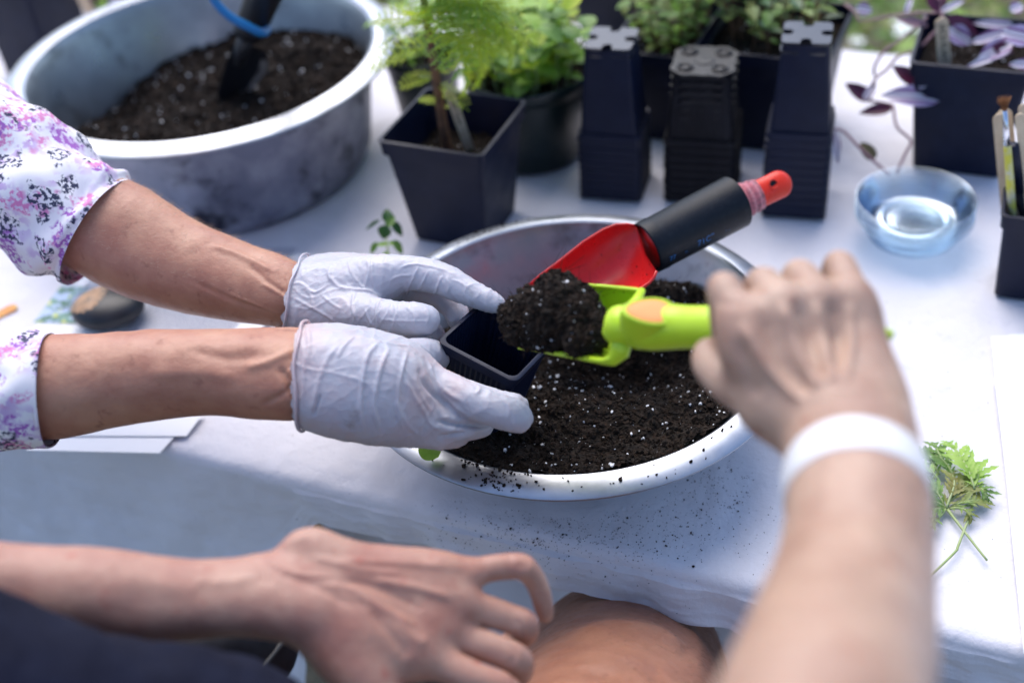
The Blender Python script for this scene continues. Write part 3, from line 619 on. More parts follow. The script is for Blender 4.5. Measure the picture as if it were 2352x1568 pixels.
# dark pot in the far left corner with plant sticks
D1 = at(118, 150, 0); d1 = potted('potted_plant', 'dark square pot behind the big aluminium pot in the upper left corner', 'sq', D1, .16, .062, .055, math.radians(-27), .14)
D2 = at(265, 5, 0); d2 = potted('potted_plant', 'far dark blue pot with purple leaves behind the rim of the big pot', 'sq', D2, .10, .05, .042, math.radians(-27), .085)
for (x0, y0, x1, y1, D_, wd, mm) in ((238, 25, 225, -20, 2.15, .02, 'gB'), (262, 20, 268, -20, 2.12, .022, 'pur'), (205, 10, 240, -15, 2.15, .02, 'pur'), (250, 0, 285, 8, 2.1, .02, 'silver')):
    p, q = dep(x0, y0, D_), dep(x1, y1, D_); inst('leaf', mesh_of(leaf_mb(np.linalg.norm(q-p), wd, .3, .2), 'leaf', M[mm]), d2, p, q-p, (0, -1, .6))
stick('wood_stick', dep(176, -30, 2.1), dep(214, 42, 2.18), .018, .002, M['woodlt'], 'pale wooden stick leaning behind the far rim of the big pot', 'stick')
# ------------------------------------------------------------ inch plant on the right
IC = (.642, 1.478); ir = potted('inch_plant', 'square dark pot with trailing purple and silver striped plant at the right', 'sq', IC, .165, .0745, .0565, math.radians(-25), .145)
def px_leaf(parent, tx, ty, bx, by, D, wpx, m, D2=None, fold=.35, droop=.15, shape=.8, tilt=(0, 0, 0)):
    q, p = dep(tx, ty, D2 or D), dep(bx, by, D); L = np.linalg.norm(q-p); W = wpx*D/CF
    n = (CP-p)/np.linalg.norm(CP-p) + np.array([0, 0, .5]) + np.array(tilt)
    return inst('leaf', mesh_of(leaf_mb(L, W, fold, droop, 10, shape, .8), 'leaf', M[m]), parent, p, q-p, n)
for a in ((1944, 190, 2001, 232, 1.70, 34, 'pur'), (2012, 188, 1985, 231, 1.69, 22, 'silver'), (1976, 257, 2050, 249, 1.68, 28, 'pur'), (2030, 213, 2160, 228, 1.64, 52, 'silver'), (2053, 150, 2112, 196, 1.66, 36, 'pur'), (2163, 160, 2100, 190, 1.65, 40, 'pur'),
          (2112, 205, 2145, 158, 1.63, 24, 'silver'), (1926, 374, 1914, 298, 1.66, 22, 'silver'), (2235, 99, 2176, 68, 1.66, 46, 'silver'), (2352, 62, 2232, 99, 1.64, 30, 'silver'), (2252, 82, 2176, 38, 1.66, 36, 'pur'), (2240, 48, 2345, 64, 1.68, 26, 'silver'),
          (2248, 134, 2324, 98, 1.60, 46, 'silver'), (2302, 72, 2370, 92, 1.58, 52, 'silver'), (2221, 151, 2290, 130, 1.60, 18, 'silver'), (2320, 146, 2380, 150, 1.58, 26, 'silver'), (2128, -18, 2156, 28, 1.66, 26, 'pur'), (2220, -4, 2160, 28, 1.66, 16, 'silver'), (2095, -10, 2080, 32, 1.68, 14, 'silver'),
          (2005, 24, 1966, 20, 1.75, 32, 'silver'), (2352, 10, 2320, 26, 1.66, 30, 'silver'), (2170, -20, 2162, 20, 1.68, 20, 'pur'), (2330, 120, 2280, 108, 1.60, 30, 'pur'), (2060, 40, 2130, 60, 1.69, 24, 'pstem')): px_leaf(ir, *a)
px_leaf(ir, 1978, 328, 2008, 366, 1.66, 30, 'dry', shape=.5)
for P in ([(2160, 60, 1.68), (2110, 112, 1.68), (2065, 129, 1.69), (2038, 159, 1.69), (2008, 186, 1.69), (1998, 232, 1.70)], [(2130, 40, 1.69), (2068, 94, 1.70), (2033, 116, 1.70), (2010, 150, 1.70), (2008, 175, 1.70)], [(1998, 232, 1.70), (2045, 240, 1.69), (2052, 248, 1.68), (2060, 291, 1.67), (2092, 323, 1.66), (2080, 352, 1.66), (2060, 396, 1.655)],
          [(1914, 297, 1.67), (1938, 302, 1.67), (1973, 338, 1.66), (2005, 368, 1.655), (2043, 402, 1.65)], [(2165, 30, 1.67), (2081, 32, 1.70), (1981, 48, 1.74), (1965, 30, 1.75), (1935, 5, 1.77), (1900, -30, 1.8)], [(2175, 110, 1.66), (2170, 60, 1.66), (2160, 20, 1.67), (2150, -30, 1.68)], [(2285, 140, 1.62), (2300, 100, 1.62), (2345, 60, 1.63)], [(2150, 215, 1.65), (2172, 205, 1.64), (2180, 208, 1.64)]):
    s = spline([dep(*q) for q in P], 5); MB().tube(s, .0019, 7).build('stem', M['pstem'], ir)
stick('plant_label', dep(2162, 42, 1.60), dep(2170, 152, 1.64), .0165, .0018, M['woodlt'], 'wooden stick label lettered INCH PLANT in the purple plant pot', 'plant label', ink=('INCH PLANT', .0115, .009, 0, 1.0, .82))
# ------------------------------------------------------------ brush cup
CC = at(2290, 682, 0)[:2] + .031*(TU+TV)[:2]; cupz = .118
e = pot_thing('brush_cup', 'cup', (CC[0], CC[1], .005), math.radians(-24), 'black plastic pot used as a brush and stick holder at the right edge', 'pot', None, st=.044, sb=.036, h=cupz, band=.019, rr=.009, m=M['black'])
def incup(dx, dy, z): return np.array([CC[0], CC[1], 0]) + TU*dx + TV*dy + np.array([0, 0, z])
bt, bb = dep(2308, 256, 1.375), incup(-.012, -.024, .02); bd = (bb-bt)/np.linalg.norm(bb-bt); Lb = np.linalg.norm(bb-bt)
br = empty('paint_brush', bb, 'paint brush with splayed brown bristles and yellow painted handle in the black cup', 'paint brush')
M['brhandle'] = mat('yellow_painted_wood', (.62, .56, .05), .5, mix=[((.60, .56, .42), 60, .42, .6), ((.25, .12, .35), 110, .68, .74)]); M['ferrule'] = mat('ferrule', (.7, .72, .78), .25, 1)
M['bristle'] = mat('brown_bristle', (.22, .09, .03), .8)
MB().tube([bt+bd*.040, bt+bd*.045, bt+bd*.09, bb], [.0036, .0044, .0048, .003], 10).build('handle', M['brhandle'], br)
MB().tube([bt-bd*.001, bt+bd*.02, bt+bd*.041], [.0025, .0033, .0039], 12).build('ferrule', M['ferrule'], br)
bz = MB(); sd_ = np.cross(bd, [0, 1, 0]); sd_ /= np.linalg.norm(sd_); s2_ = np.cross(bd, sd_)
for i in range(150):
    a = random.uniform(0, 2*PI); q = math.sqrt(random.random()); p0 = bt + (sd_*math.cos(a)+s2_*math.sin(a))*.002*q; spl = (sd_*math.cos(a)*1.0+s2_*math.sin(a)*.7)*.0068*q; l = random.uniform(.013, .0175)
    bz.tube([p0, p0-bd*l*.5+spl*.35, p0-bd*l+spl*.95], [.0003, .0003, .00015], 3)
bz.build('bristles', M['bristle'], br)
k = 0
for (tx, ty, D_, dx, dy, wd, lab) in ((2296, 262, 1.42, -.016, .0, .016, 'wide pale wooden spoon stick fanned behind the brush, front one'), (2301, 256, 1.425, -.013, .004, .016, 'wide pale wooden spoon stick fanned behind the brush, second one'), (2307, 250, 1.43, -.010, .008, .016, 'wide pale wooden spoon stick fanned behind the brush, rearmost one'),
                                      (2341, 262, 1.38, .012, -.01, .010, 'slim upright wooden stick at the right photo edge in the black cup'), (2350, 240, 1.40, .02, .0, .012, 'tall upright wooden stick on the photo border in the black cup'), (2330, 398, 1.425, .006, -.012, .008, 'short slim wooden stick in front of the black marker'), (2345, 330, 1.41, .016, -.012, .009, 'medium slim wooden stick right of the black marker')):
    stick('wood_stick', dep(tx, ty, D_), incup(dx, dy, .012), wd, .0016, M['woodlt'], lab, 'stick')
mt, mb_ = dep(2326, 332, 1.40), incup(0, .005, .02)
mk_e = empty('marker_pen', mb_, 'black marker pen standing among the wooden sticks in the cup', 'marker'); dd = (mb_-mt)
MB().tube([mt, mt+dd*.01, mt+dd*.35], [.0055, .0068, .007], 14).build('cap', M['black'], mk_e); MB().tube([mt+dd*.35, mb_], [.0064, .0064], 14).build('barrel', M['black2'], mk_e)
# ------------------------------------------------------------ clear saucers
DC = (.516, 1.293)
sau = mesh_of(MB().lathe([(.0005, .0016), (.030, .0012), (.036, .0010), (.037, .0014), (.038, .001), (.048, .001), (.054, .004), (.060, .014), (.066, .026), (.0700, .0325), (.0722, .0334), (.0728, .0328)], 72), 'bowl', M['clear'])
for i in range(5):
    e = empty('plastic_saucer', (DC[0]+random.uniform(-.001, .001), DC[1]+random.uniform(-.001, .001), .006+.0062*i), ('clear plastic saucer on the cloth, undermost of the nested saucers', 'second clear plastic saucer from the bottom of the nest', 'middle clear plastic saucer of the nest of five', 'clear plastic saucer just beneath the top one of the nest', 'topmost empty clear plastic saucer of the nest on the cloth')[i], 'saucer', 'nested clear plastic saucers')
    o = bpy.data.objects.new('bowl', sau); COL.objects.link(o); o.parent = e; o.rotation_euler[2] = i*.7
# ------------------------------------------------------------ papers, stone, sprigs
def sheet(name, P, z, m, label, th=.0004, cat='paper', bow=0):
    c = [at(*p, z) for p in P]; rs = []
    for k, zz in ((0, 0), (1, th)):
        for i in range(13):
            pass
    b = MB(); G = 12; vs = []
    for i in range(G+1):
        for j in range(G+1):
            s, t = i/G, j/G; q = c[0]*(1-s)*(1-t)+c[1]*s*(1-t)+c[2]*s*t+c[3]*(1-s)*t; vs.append(q + np.array([0, 0, bow*(math.sin(s*3+t)*.5+.5)*((s-.5)**2+(t-.5)**2)*2]))
    b.add(vs, [[i*(G+1)+j, (i+1)*(G+1)+j, (i+1)*(G+1)+j+1, i*(G+1)+j+1] for i in range(G) for j in range(G)])
    e = empty(name, (c[0]+c[2])/2, label, cat); o = b.build('page', m, e); return e, c
def printed(name, lines=True):
    m = mat(name, (.78, .78, .81), .8); return m
news, cn = sheet('printed_sheet', [(20, 812), (560, 800), (760, 585), (250, 575)], .0085, M['paper'], 'printed page with a flower picture and grey text lying under the black pebble', bow=.001)
pr = MB(); rr_ = random.Random(3)
e1 = (cn[1]-cn[0])/np.linalg.norm(cn[1]-cn[0]); e2 = (cn[3]-cn[0]); e2 = e2/np.linalg.norm(e2)
def prn(x0, x1, y, hh):
    p0, p1 = cn[0]+e1*x0+e2*y, cn[0]+e1*x1+e2*y; z = np.array([0, 0, .0016]); pr.add([p0+z, p1+z, p1+e2*hh+z, p0+e2*hh+z], [[0, 1, 2, 3]])
W_ = np.linalg.norm(cn[1]-cn[0]); H_ = np.linalg.norm(cn[3]-cn[0])
for k in range(60):
    y = .012 + k*.0036
    if y > H_-.01: break
    for (xa, xb) in ((.015, .10), (.125, W_-.03)):
        if .03 < y < .085 and xa < .1: continue
        if y < .03 and xa > .1 and k % 3: continue
        x = xa
        while x < xb:
            l = rr_.uniform(.003, .009); prn(x, min(xb, x+l), y, .0013); x += l+.0012
M['print'] = mat('grey_print', (.16, .17, .26), .8); pr.build('text_lines', M['print'], news, smooth=False)
M['picture'] = mat('printed_picture', (.20, .34, .28), .75, mix=[((.45, .55, .75), 55, .45, .52), ((.10, .20, .14), 70, .52, .58), ((.62, .66, .20), 62, .60, .64)])
pc = MB(); q0, q1, q2, q3 = [at(x, y, .0098) for x, y in ((76, 741), (262, 744), (330, 662), (140, 655))]; pc.add([q0, q1, q2, q3], [[0, 1, 2, 3]]); pc.build('picture', M['picture'], news)
for i, (P, z, lab) in enumerate((([(60, 1033), (366, 1040), (440, 962), (120, 940)], .0062, 'blank white sheet under the floral sleeve at the front table edge, lower one'), ([(70, 1000), (428, 1001), (470, 945), (150, 905)], .0078, 'white sheet lying on another one below the near bare forearm'))): sheet('paper_sheet', P, z, M['paper'], lab)
for i, (P, z, lab) in enumerate((([(2276, 772), (2620, 755), (2760, 1500), (2352, 1500)], .0065, 'bottom white sheet of the paper pile on the right edge'), ([(2316, 768), (2640, 750), (2780, 1480), (2352, 1400)], .0085, 'middle white sheet of the paper pile on the right edge'), ([(2284, 866), (2620, 850), (2760, 1540), (2362, 1500)], .0105, 'top bright white sheet of the paper pile at the right'))): sheet('paper_sheet', P, z, M['paper'], lab)
# pebble with a painted flower
sc_ = at(250, 712, .026); stn = empty('painted_pebble', (sc_[0], sc_[1], .0095), 'smooth black pebble with a tan painted flower on the printed page', 'stone')
sa = math.radians(8); ex = np.array([math.cos(sa), math.sin(sa), 0]); ey = np.array([-math.sin(sa), math.cos(sa), 0])
def stp(th, ph, k=1.0):
    x, y, z = math.cos(th)*math.cos(ph), math.sin(th)*math.cos(ph), math.sin(ph)
    return np.array([sc_[0], sc_[1], .0095+.020]) + k*(ex*.044*x*(1+.06*math.cos(2*th+1)) + ey*.040*y*(1+.05*math.sin(th)) + np.array([0, 0, .020*(abs(z)**.9)*(1 if z > 0 else -1)]))
MB().rings([[stp(2*PI*j/48, -PI/2+PI*(i+.02)/24.04) for j in range(48)] for i in range(25)]).build('stone', M['stone'], stn)
M['tanpaint'] = mat('tan_paint', (.42, .25, .14), .7, mix=[((.20, .15, .11), 90, .45, .6), ((.50, .32, .20), 50, .5, .7)])
pt = MB(); rs = []
cth, cph = 2.9, 1.05
for i in range(9):
    row = []
    for j in range(72):
        t = 2*PI*j/72; r = (i+.01)/8*(.62+.10*abs(math.sin(t*8))+.05*math.sin(t*3)); zx = math.cos(cth)*math.cos(cph)+r*math.cos(t)*.8; zy = math.sin(cth)*math.cos(cph)+r*math.sin(t)*.85
        rr2 = min(.97, math.hypot(zx, zy)); row.append(stp(math.atan2(zy, zx), math.acos(rr2), 1.012))
    rs.append(row)
pt.rings(rs, cap0=True).build('painted_flower', M['tanpaint'], stn)
M['orangewood'] = mat('orange_painted_wood', (.62, .24, .05), .6, mix=((.62, .40, .10), 90, .5, .6))
stick('wood_stick', at(38, 700, .0055), at(-120, 782, .0055), .016, .002, M['orangewood'], 'orange painted wooden stick end poking in at the left photo edge', 'stick', nrm=(0, 0, 1))
# herb sprig lying behind the far glove
sg = empty('herb_sprig', at(890, 600, .006), 'small dark green herb sprig lying on the cloth above the far glove', 'sprig')
sp2 = spline([dep(893, 600, 1.555), dep(890, 570, 1.56), dep(887, 540, 1.575), dep(892, 505, 1.585)], 5); MB().tube(sp2, .0014, 6).build('stem', M['gStem'], sg)
for a in ((888, 478, 892, 512, 1.57, 26, 'gD'), (925, 540, 900, 508, 1.57, 20, 'gD'), (838, 525, 872, 505, 1.57, 8, 'gD'), (878, 548, 888, 518, 1.555, 32, 'gD'), (850, 582, 866, 556, 1.55, 14, 'gC'), (925, 582, 905, 552, 1.55, 18, 'gC'), (905, 495, 888, 520, 1.565, 22, 'gC'), (862, 560, 892, 560, 1.55, 10, 'gB'), (915, 556, 892, 560, 1.55, 10, 'gB'), (875, 592, 893, 580, 1.55, 12, 'gB')): px_leaf(sg, *a, droop=.35)
lf = empty('fallen_leaf', at(985, 1035, .125), 'single bright green leaf lying on the near left rim of the shallow basin', 'leaf')
q, p = at(962, 1022, .134), at(1010, 1044, .126); o = inst('leaf_blade', mesh_of(leaf_mb(np.linalg.norm(q-p), .021, .4, .12, 10, .55), 'leaf_blade', M['gB']), lf, p, q-p, (-.3, -1, 1.6))
# mizuna leaves on the right
random.seed(5)
def serrated(name, P, z, wd, m, parent, lobes, seed, lift=.012):
    """midrib through pixel points P, toothed lobes on both sides"""
    r = random.Random(seed); s = spline([at(x, y, z) for x, y in P], 8); n = len(s); b = MB(); L = np.linalg.norm(np.diff(s, axis=0), axis=1).sum()
    for i in range(n): s[i][2] += lift*math.sin(PI*i/(n-1))**.8
    def blade(p, d, l, w0, dep_):
        d = d/np.linalg.norm(d); y = np.cross([0, 0, 1], d); y /= np.linalg.norm(y)+1e-9; N_ = 7; rs = []; cv = r.uniform(-.25, .25); up = r.uniform(-.1, .5)
        for i in range(N_+1):
            t = i/N_; ww = w0*(math.sin(PI*min(.97, .18+.8*t))**.7)*(1.25 if i % 2 else .62)*(1-.15*t); c = p + d*l*t + y*cv*l*t*t + np.array([0, 0, up*l*t*(1-t*.8)])
            if i == N_: ww = .0002
            rs.append([c-y*ww-d*ww*.4*(i % 2) + [0, 0, .25*ww], c, c+y*ww-d*ww*.4*(i % 2)+[0, 0, .25*ww]])
        b.rings(rs, closed=False)
    for k in range(lobes):
        t = (k+.6)/lobes; i = min(n-2, int(t*(n-1))); p = s[i]; d = s[i+1]-s[i]; d = d/np.linalg.norm(d); y = np.cross([0, 0, 1], d)
        for sg_ in (-1, 1):
            l = wd*(math.sin(PI*(.12+.75*t)))*r.uniform(.7, 1.15); blade(p+np.array([0, 0, r.uniform(-.0004, .0004)]), d*r.uniform(.7, 1.1)+y*sg_*r.uniform(.7, 1.0), l, l*.15, 0)
    i0 = int(n*.8); blade(s[i0], s[-1]-s[i0], wd*.55, wd*.16, 0)
    w2 = [[s[i]-np.cross([0, 0, 1], s[min(i+1, n-1)]-s[max(0, i-1)])/ (np.linalg.norm(s[min(i+1, n-1)]-s[max(0, i-1)])+1e-9)*wd*.10*math.sin(PI*(.1+.85*i/n)), s[i]+np.array([0, 0, .0003]), s[i]+np.cross([0, 0, 1], s[min(i+1, n-1)]-s[max(0, i-1)])/(np.linalg.norm(s[min(i+1, n-1)]-s[max(0, i-1)])+1e-9)*wd*.10*math.sin(PI*(.1+.85*i/n))] for i in range(n)]
    b.rings(w2, closed=False)
    o = b.build(name, m, parent); 
    MB().tube(s, np.linspace(.0013, .0005, n), 6).build('midrib', M['gStem'], o if False else parent); return o
mz = empty('serrated_leaves', at(2180, 1190, .006), 'small bunch of frilly serrated green leaves lying on the cloth at right', 'leaves')
for i, (P, z, wd, mm, lb) in enumerate((([(2238, 1123), (2215, 1075), (2178, 1014)], .016, .024, 'gB', 8), ([(2190, 1092), (2160, 1062), (2118, 1031)], .012, .020, 'gC', 7), ([(2168, 1068), (2152, 1045), (2147, 1017)], .013, .016, 'gC', 4), ([(2157, 1090), (2130, 1060), (2097, 1036)], .010, .018, 'gC', 7), ([(2155, 1103), (2128, 1082), (2094, 1060)], .014, .012, 'gB', 6), ([(2142, 1125), (2130, 1102), (2116, 1088)], .009, .016, 'gE', 6),
                                       ([(2174, 1166), (2190, 1120), (2182, 1080)], .010, .020, 'gE', 6), ([(2185, 1150), (2215, 1128), (2240, 1105)], .009, .020, 'gE', 6), ([(2185, 1164), (2225, 1160), (2266, 1150)], .009, .018, 'gE', 6), ([(2180, 1168), (2215, 1180), (2232, 1198)], .008, .014, 'gE', 5), ([(2238, 1120), (2245, 1095), (2232, 1062)], .012, .022, 'gB', 6), ([(2240, 1125), (2256, 1135), (2268, 1152)], .010, .016, 'gC', 5),
                                       ([(2172, 1166), (2140, 1160), (2106, 1150)], .007, .020, 'gC', 6), ([(2170, 1168), (2140, 1178), (2106, 1172)], .007, .018, 'gC', 6), ([(2168, 1160), (2145, 1135), (2120, 1125)], .008, .018, 'gC', 6), ([(2150, 1190), (2140, 1205), (2125, 1212)], .007, .014, 'gC', 5))): serrated('leaf', P, z, wd, M[mm], mz, lb, i+3, .006)
for P in ([(2154, 1103), (2142, 1150), (2114, 1222), (2095, 1290)], [(2182, 1080), (2188, 1120), (2174, 1166), (2114, 1241), (2085, 1300)], [(2240, 1100), (2240, 1123), (2229, 1177), (2201, 1252), (2196, 1264), (2160, 1300), (2121, 1337)], [(2175, 1168), (2215, 1220), (2267, 1286)], [(2266, 1150), (2225, 1160), (2180, 1166)], [(2106, 1158), (2140, 1160), (2172, 1166)]):
    s = spline([at(x, y, .0085) for x, y in P], 6); MB().tube(s, np.linspace(.0016, .0011, len(s)), 7).build('stalk', M['gStem'], mz)
# ------------------------------------------------------------ smooth bodies: distance field of tapered capsules -> surface nets
def smin(a, b, k):
    h = np.clip(.5+.5*(b-a)/k, 0, 1); return b*(1-h)+a*h-k*h*(1-h)
def rcone(P, a, b, ra, rb):
    ab = b-a; L2 = ab@ab+1e-12; t = np.clip(((P-a)@ab)/L2, 0, 1); return np.linalg.norm(P-a-t[..., None]*ab, axis=-1) - (ra+(rb-ra)*t)
class Body:
    def __init__(s, h): s.h = h; s.groups = []
    def group(s, k, kj): g = ([], k, kj); s.groups.append(g); return g[0]
    def chain(s, g, pts, smooth=4):
        """pts rows: px, py, D, r(px at that depth)"""
        Q = [(*dep(x, y, D), r*D/CF) for x, y, D, r in pts]
        Q = spline(Q, smooth) if smooth > 1 and len(Q) > 2 else np.array(Q)
        for i in range(len(Q)-1): g.append((Q[i][:3], Q[i+1][:3], Q[i][3], Q[i+1][3]))
    def mesh(s):
        allp = np.array([q for g in s.groups for c in g[0] for q in (c[0], c[1])]); rm = max(c[2] for g in s.groups for c in g[0])+.012; h = s.h
        lo = allp.min(0)-rm; n = np.ceil((allp.max(0)+rm-lo)/h).astype(int)+1; F = np.full(n, .05, np.float32)
        for prims, k, kj in s.groups:
            G = np.full(n, .05, np.float32); glo, ghi = n.copy(), np.zeros(3, int)
            for a, b, ra, rb in prims:
                m = max(ra, rb)+.022; i0 = np.maximum(0, ((np.minimum(a, b)-m-lo)/h).astype(int)); i1 = np.minimum(n, ((np.maximum(a, b)+m-lo)/h).astype(int)+2)
                ax = [lo[d]+h*np.arange(i0[d], i1[d]) for d in range(3)]; P = np.stack(np.meshgrid(*ax, indexing='ij'), -1)
                sl = tuple(slice(i0[d], i1[d]) for d in range(3)); G[sl] = smin(G[sl], rcone(P, a, b, ra, rb), k); glo = np.minimum(glo, i0); ghi = np.maximum(ghi, i1)
            sl = tuple(slice(glo[d], ghi[d]) for d in range(3)); F[sl] = smin(F[sl], G[sl], kj)
        s.V, s.F = nets(F, lo, h); return s
    def normals(s):
        V, F = s.V, s.F; n = np.cross(V[F[:, 2]]-V[F[:, 0]], V[F[:, 3]]-V[F[:, 1]]); N = np.zeros_like(V)
        for c in range(4): np.add.at(N, F[:, c], n)
        return N/(np.linalg.norm(N, axis=1, keepdims=True)+1e-12)
    def ridge(s, path, w, h_, fade=True):
        """raise (or sink) the surface along a line drawn on it; path in picture pixels, cast onto the mesh"""
        bvh = BVHTree.FromPolygons([tuple(v) for v in s.V], s.F.tolist()) if not hasattr(s, 'bvh') else s.bvh; s.bvh = bvh
        pts = []
        for x, y in spline([(a, b) for a, b in path], 5):
            d = ray(x, y); d = d/np.linalg.norm(d); hit = bvh.ray_cast(V3(CP), V3(d))
            if hit[0] is not None: pts.append(np.array(hit[0]))
        if len(pts) < 2: return
        pts = np.array(pts); lo, hi = pts.min(0)-4*w, pts.max(0)+4*w; idx = np.nonzero(((s.V > lo) & (s.V < hi)).all(1))[0]; best = np.full(len(idx), 9.); bt = np.zeros(len(idx)); X = s.V[idx]
        for i in range(len(pts)-1):
            a, b = pts[i], pts[i+1]; ab = b-a
            if ab@ab > (.02)**2: continue
            t = np.clip(((X-a)@ab)/(ab@ab+1e-12), 0, 1); dd = np.linalg.norm(X-a-t[:, None]*ab, axis=1); u = dd < best; best[u] = dd[u]; bt[u] = (i+t[u])/(len(pts)-1)
        amp = h_*np.exp(-(best/w)**2)*(np.clip(np.minimum(bt, 1-bt)*6, 0, 1) if fade else 1)
        if not hasattr(s, 'disp'): s.disp = np.zeros(len(s.V))
        s.disp[idx] += amp
    def noise_disp(s, fn):
        if not hasattr(s, 'disp'): s.disp = np.zeros(len(s.V))
        s.disp += np.array([fn(Vector(v)) for v in s.V])
    def finish(s, relax=1):
        for _ in range(relax):
            acc = np.zeros_like(s.V); cnt = np.zeros(len(s.V))
            for c in range(4): np.add.at(acc, s.F[:, c], s.V[s.F[:, (c+1) % 4]]+s.V[s.F[:, (c+3) % 4]]); np.add.at(cnt, s.F[:, c], 2)
            s.V = s.V*.5 + .5*acc/cnt[:, None]
        if hasattr(s, 'disp'): s.V = s.V + s.normals()*s.disp[:, None]
        return s
    def cut(s, fn):
        """keep faces whose centre satisfies fn"""
        C_ = s.V[s.F].mean(1); keep = fn(C_); F = s.F[keep]; u, inv = np.unique(F, return_inverse=True); return s.V[u], inv.reshape(F.shape)
def nets(F, lo, h):
    ins = F < 0; n = np.array(F.shape); C = np.zeros(n-1, np.int8)
    offs = [(i, j, k) for i in (0, 1) for j in (0, 1) for k in (0, 1)]
    for o in offs: C += ins[o[0]:n[0]-1+o[0], o[1]:n[1]-1+o[1], o[2]:n[2]-1+o[2]]
    I = np.argwhere((C > 0) & (C < 8)); idm = np.full(n-1, -1, np.int32); idm[tuple(I.T)] = np.arange(len(I))
    acc = np.zeros((len(I), 3)); cnt = np.zeros(len(I)); val = {o: F[tuple((I+o).T)].astype(float) for o in offs}
    for a in offs:
        for ax in range(3):
            if a[ax] == 1: continue
            b = list(a); b[ax] = 1; b = tuple(b); va, vb = val[a], val[b]; x = (va < 0) != (vb < 0); t = np.where(x, va/(va-vb+1e-20), 0)
            p = np.zeros((len(I), 3))+np.array(a, float); p[:, ax] += t; acc += p*x[:, None]; cnt += x
    V = lo + h*(I + acc/cnt[:, None]); Fs = []
    for ax in range(3):
        sl0 = [slice(1, n[d]-1) for d in range(3)]; sl1 = list(sl0); sl0[ax] = slice(0, n[ax]-1); sl1[ax] = slice(1, n[ax])
        A, B = ins[tuple(sl0)], ins[tuple(sl1)]; E = np.argwhere(A != B); off = np.array([1, 1, 1]); off[ax] = 0; E = E+off
        fl = A[tuple((E-off).T)]; d1, d2 = (ax+1) % 3, (ax+2) % 3
        def g(i, j): q = E.copy(); q[:, d1] -= i; q[:, d2] -= j; return idm[tuple(q.T)]
        Q = np.stack([g(0, 0), g(1, 0), g(1, 1), g(0, 1)], 1); Q[~fl] = Q[~fl][:, ::-1]; Fs.append(Q[(Q >= 0).all(1)])
    return V, np.vstack(Fs)
def put(name, V, F, m, parent): return mk(name, V, F, m, parent, True, off=tuple(parent.location))
# ------------------------------------------------------------ black trowel with blue cord in the big pot
tr = empty('hand_trowel', dep(545, 235, 1.80), 'black trowel with a blue hanging cord standing in the soil of the big pot', 'trowel')
hp = spline([dep(572, 75, 1.70), dep(598, 10, 1.66), dep(630, -60, 1.60), dep(665, -150, 1.52)], 5)
MB().tube(hp, np.linspace(.0215, .024, len(hp)), 16).build('handle', M['toolblack'], tr)
MB().tube([dep(576, 66, 1.70), dep(556, 118, 1.73), dep(548, 150, 1.745)], [.014, .011, .006], 12).build('neck', M['toolblack'], tr)
bl = MB(); rs = []
for (x0, y0, x1, y1, D_, dp) in ((548, 92, 612, 118, 1.725, .004), (535, 105, 616, 140, 1.735, .010), (520, 140, 612, 165, 1.75, .014), (508, 180, 592, 190, 1.77, .014), (498, 215, 572, 222, 1.79, .010), (505, 250, 550, 250, 1.81, .004), (512, 275, 535, 272, 1.825, .001)):
    p, q = dep(x0, y0, D_), dep(x1, y1, D_+.03); n_ = np.cross(q-p, F0); rs.append([p+(q-p)*t+F0*dp*math.sin(PI*t)*1.4 for t in np.linspace(0, 1, 9)])
bl.rings(rs, closed=False); rs2 = [[v+F0*.0016+np.array([0, 0, -.0008]) for v in r] for r in rs]; bl.rings(rs2, closed=False); bl.build('blade', M['toolblack'], tr)
MB().rings([[r[6], r[8]-F0*.0006] for r in [[v-F0*.0012 for v in q] for q in rs[1:5]]], closed=False).build('worn_edge', M['steel'], tr)
cord = spline([dep(478, -30, 1.60), dep(497, 8, 1.61), dep(530, 40, 1.62), dep(570, 62, 1.63), dep(602, 76, 1.645), dep(613, 68, 1.68), dep(606, 56, 1.71)], 6)
MB().tube(cord, .0058, 10).build('cord', M['blue'], tr)
# ------------------------------------------------------------ red scoop with black pipe sleeve
rd = empty('red_scoop', dep(1420, 600, 1.30), 'red plastic scoop with its handle wrapped in pink bandage and pushed through a black pipe', 'scoop')
PL, PR = dep(1483, 571, 1.345), dep(1690, 463, 1.375); ax = (PR-PL)/np.linalg.norm(PR-PL)
def cyl(m, a, b, r0, r1, seg=48, hollow=None):
    d = (b-a)/np.linalg.norm(b-a); u = np.cross(d, [0, 0, 1]); u /= np.linalg.norm(u); v = np.cross(u, d)
    def rg(c, r): return [c+r*(u*math.cos(2*PI*j/seg)+v*math.sin(2*PI*j/seg)) for j in range(seg)]
    if hollow: m.rings([rg(a+d*.0008, r0-hollow), rg(a, r0-hollow+.0008), rg(a, r0-.0008), rg(a+d*.0008, r0), rg(a+(b-a)*.12, r0+.0006), rg(a+(b-a)*.13, r0), rg(b-d*.0008, r1), rg(b, r1-.0008), rg(b, r1-hollow+.0008), rg(b-d*.0008, r1-hollow), rg(a+d*.001, r0-hollow)])
    else: m.rings([rg(a, r0), rg(b, r1)], cap0=True, cap1=True)
    return u, v
pr_ = 62*1.345/CF
b = MB(); pu, pv = cyl(b, PL, PR, pr_*1.0, pr_*1.03, 64, .0032); pipe = sharp(b.build('pipe_sleeve', M['pipe'], rd), 35)
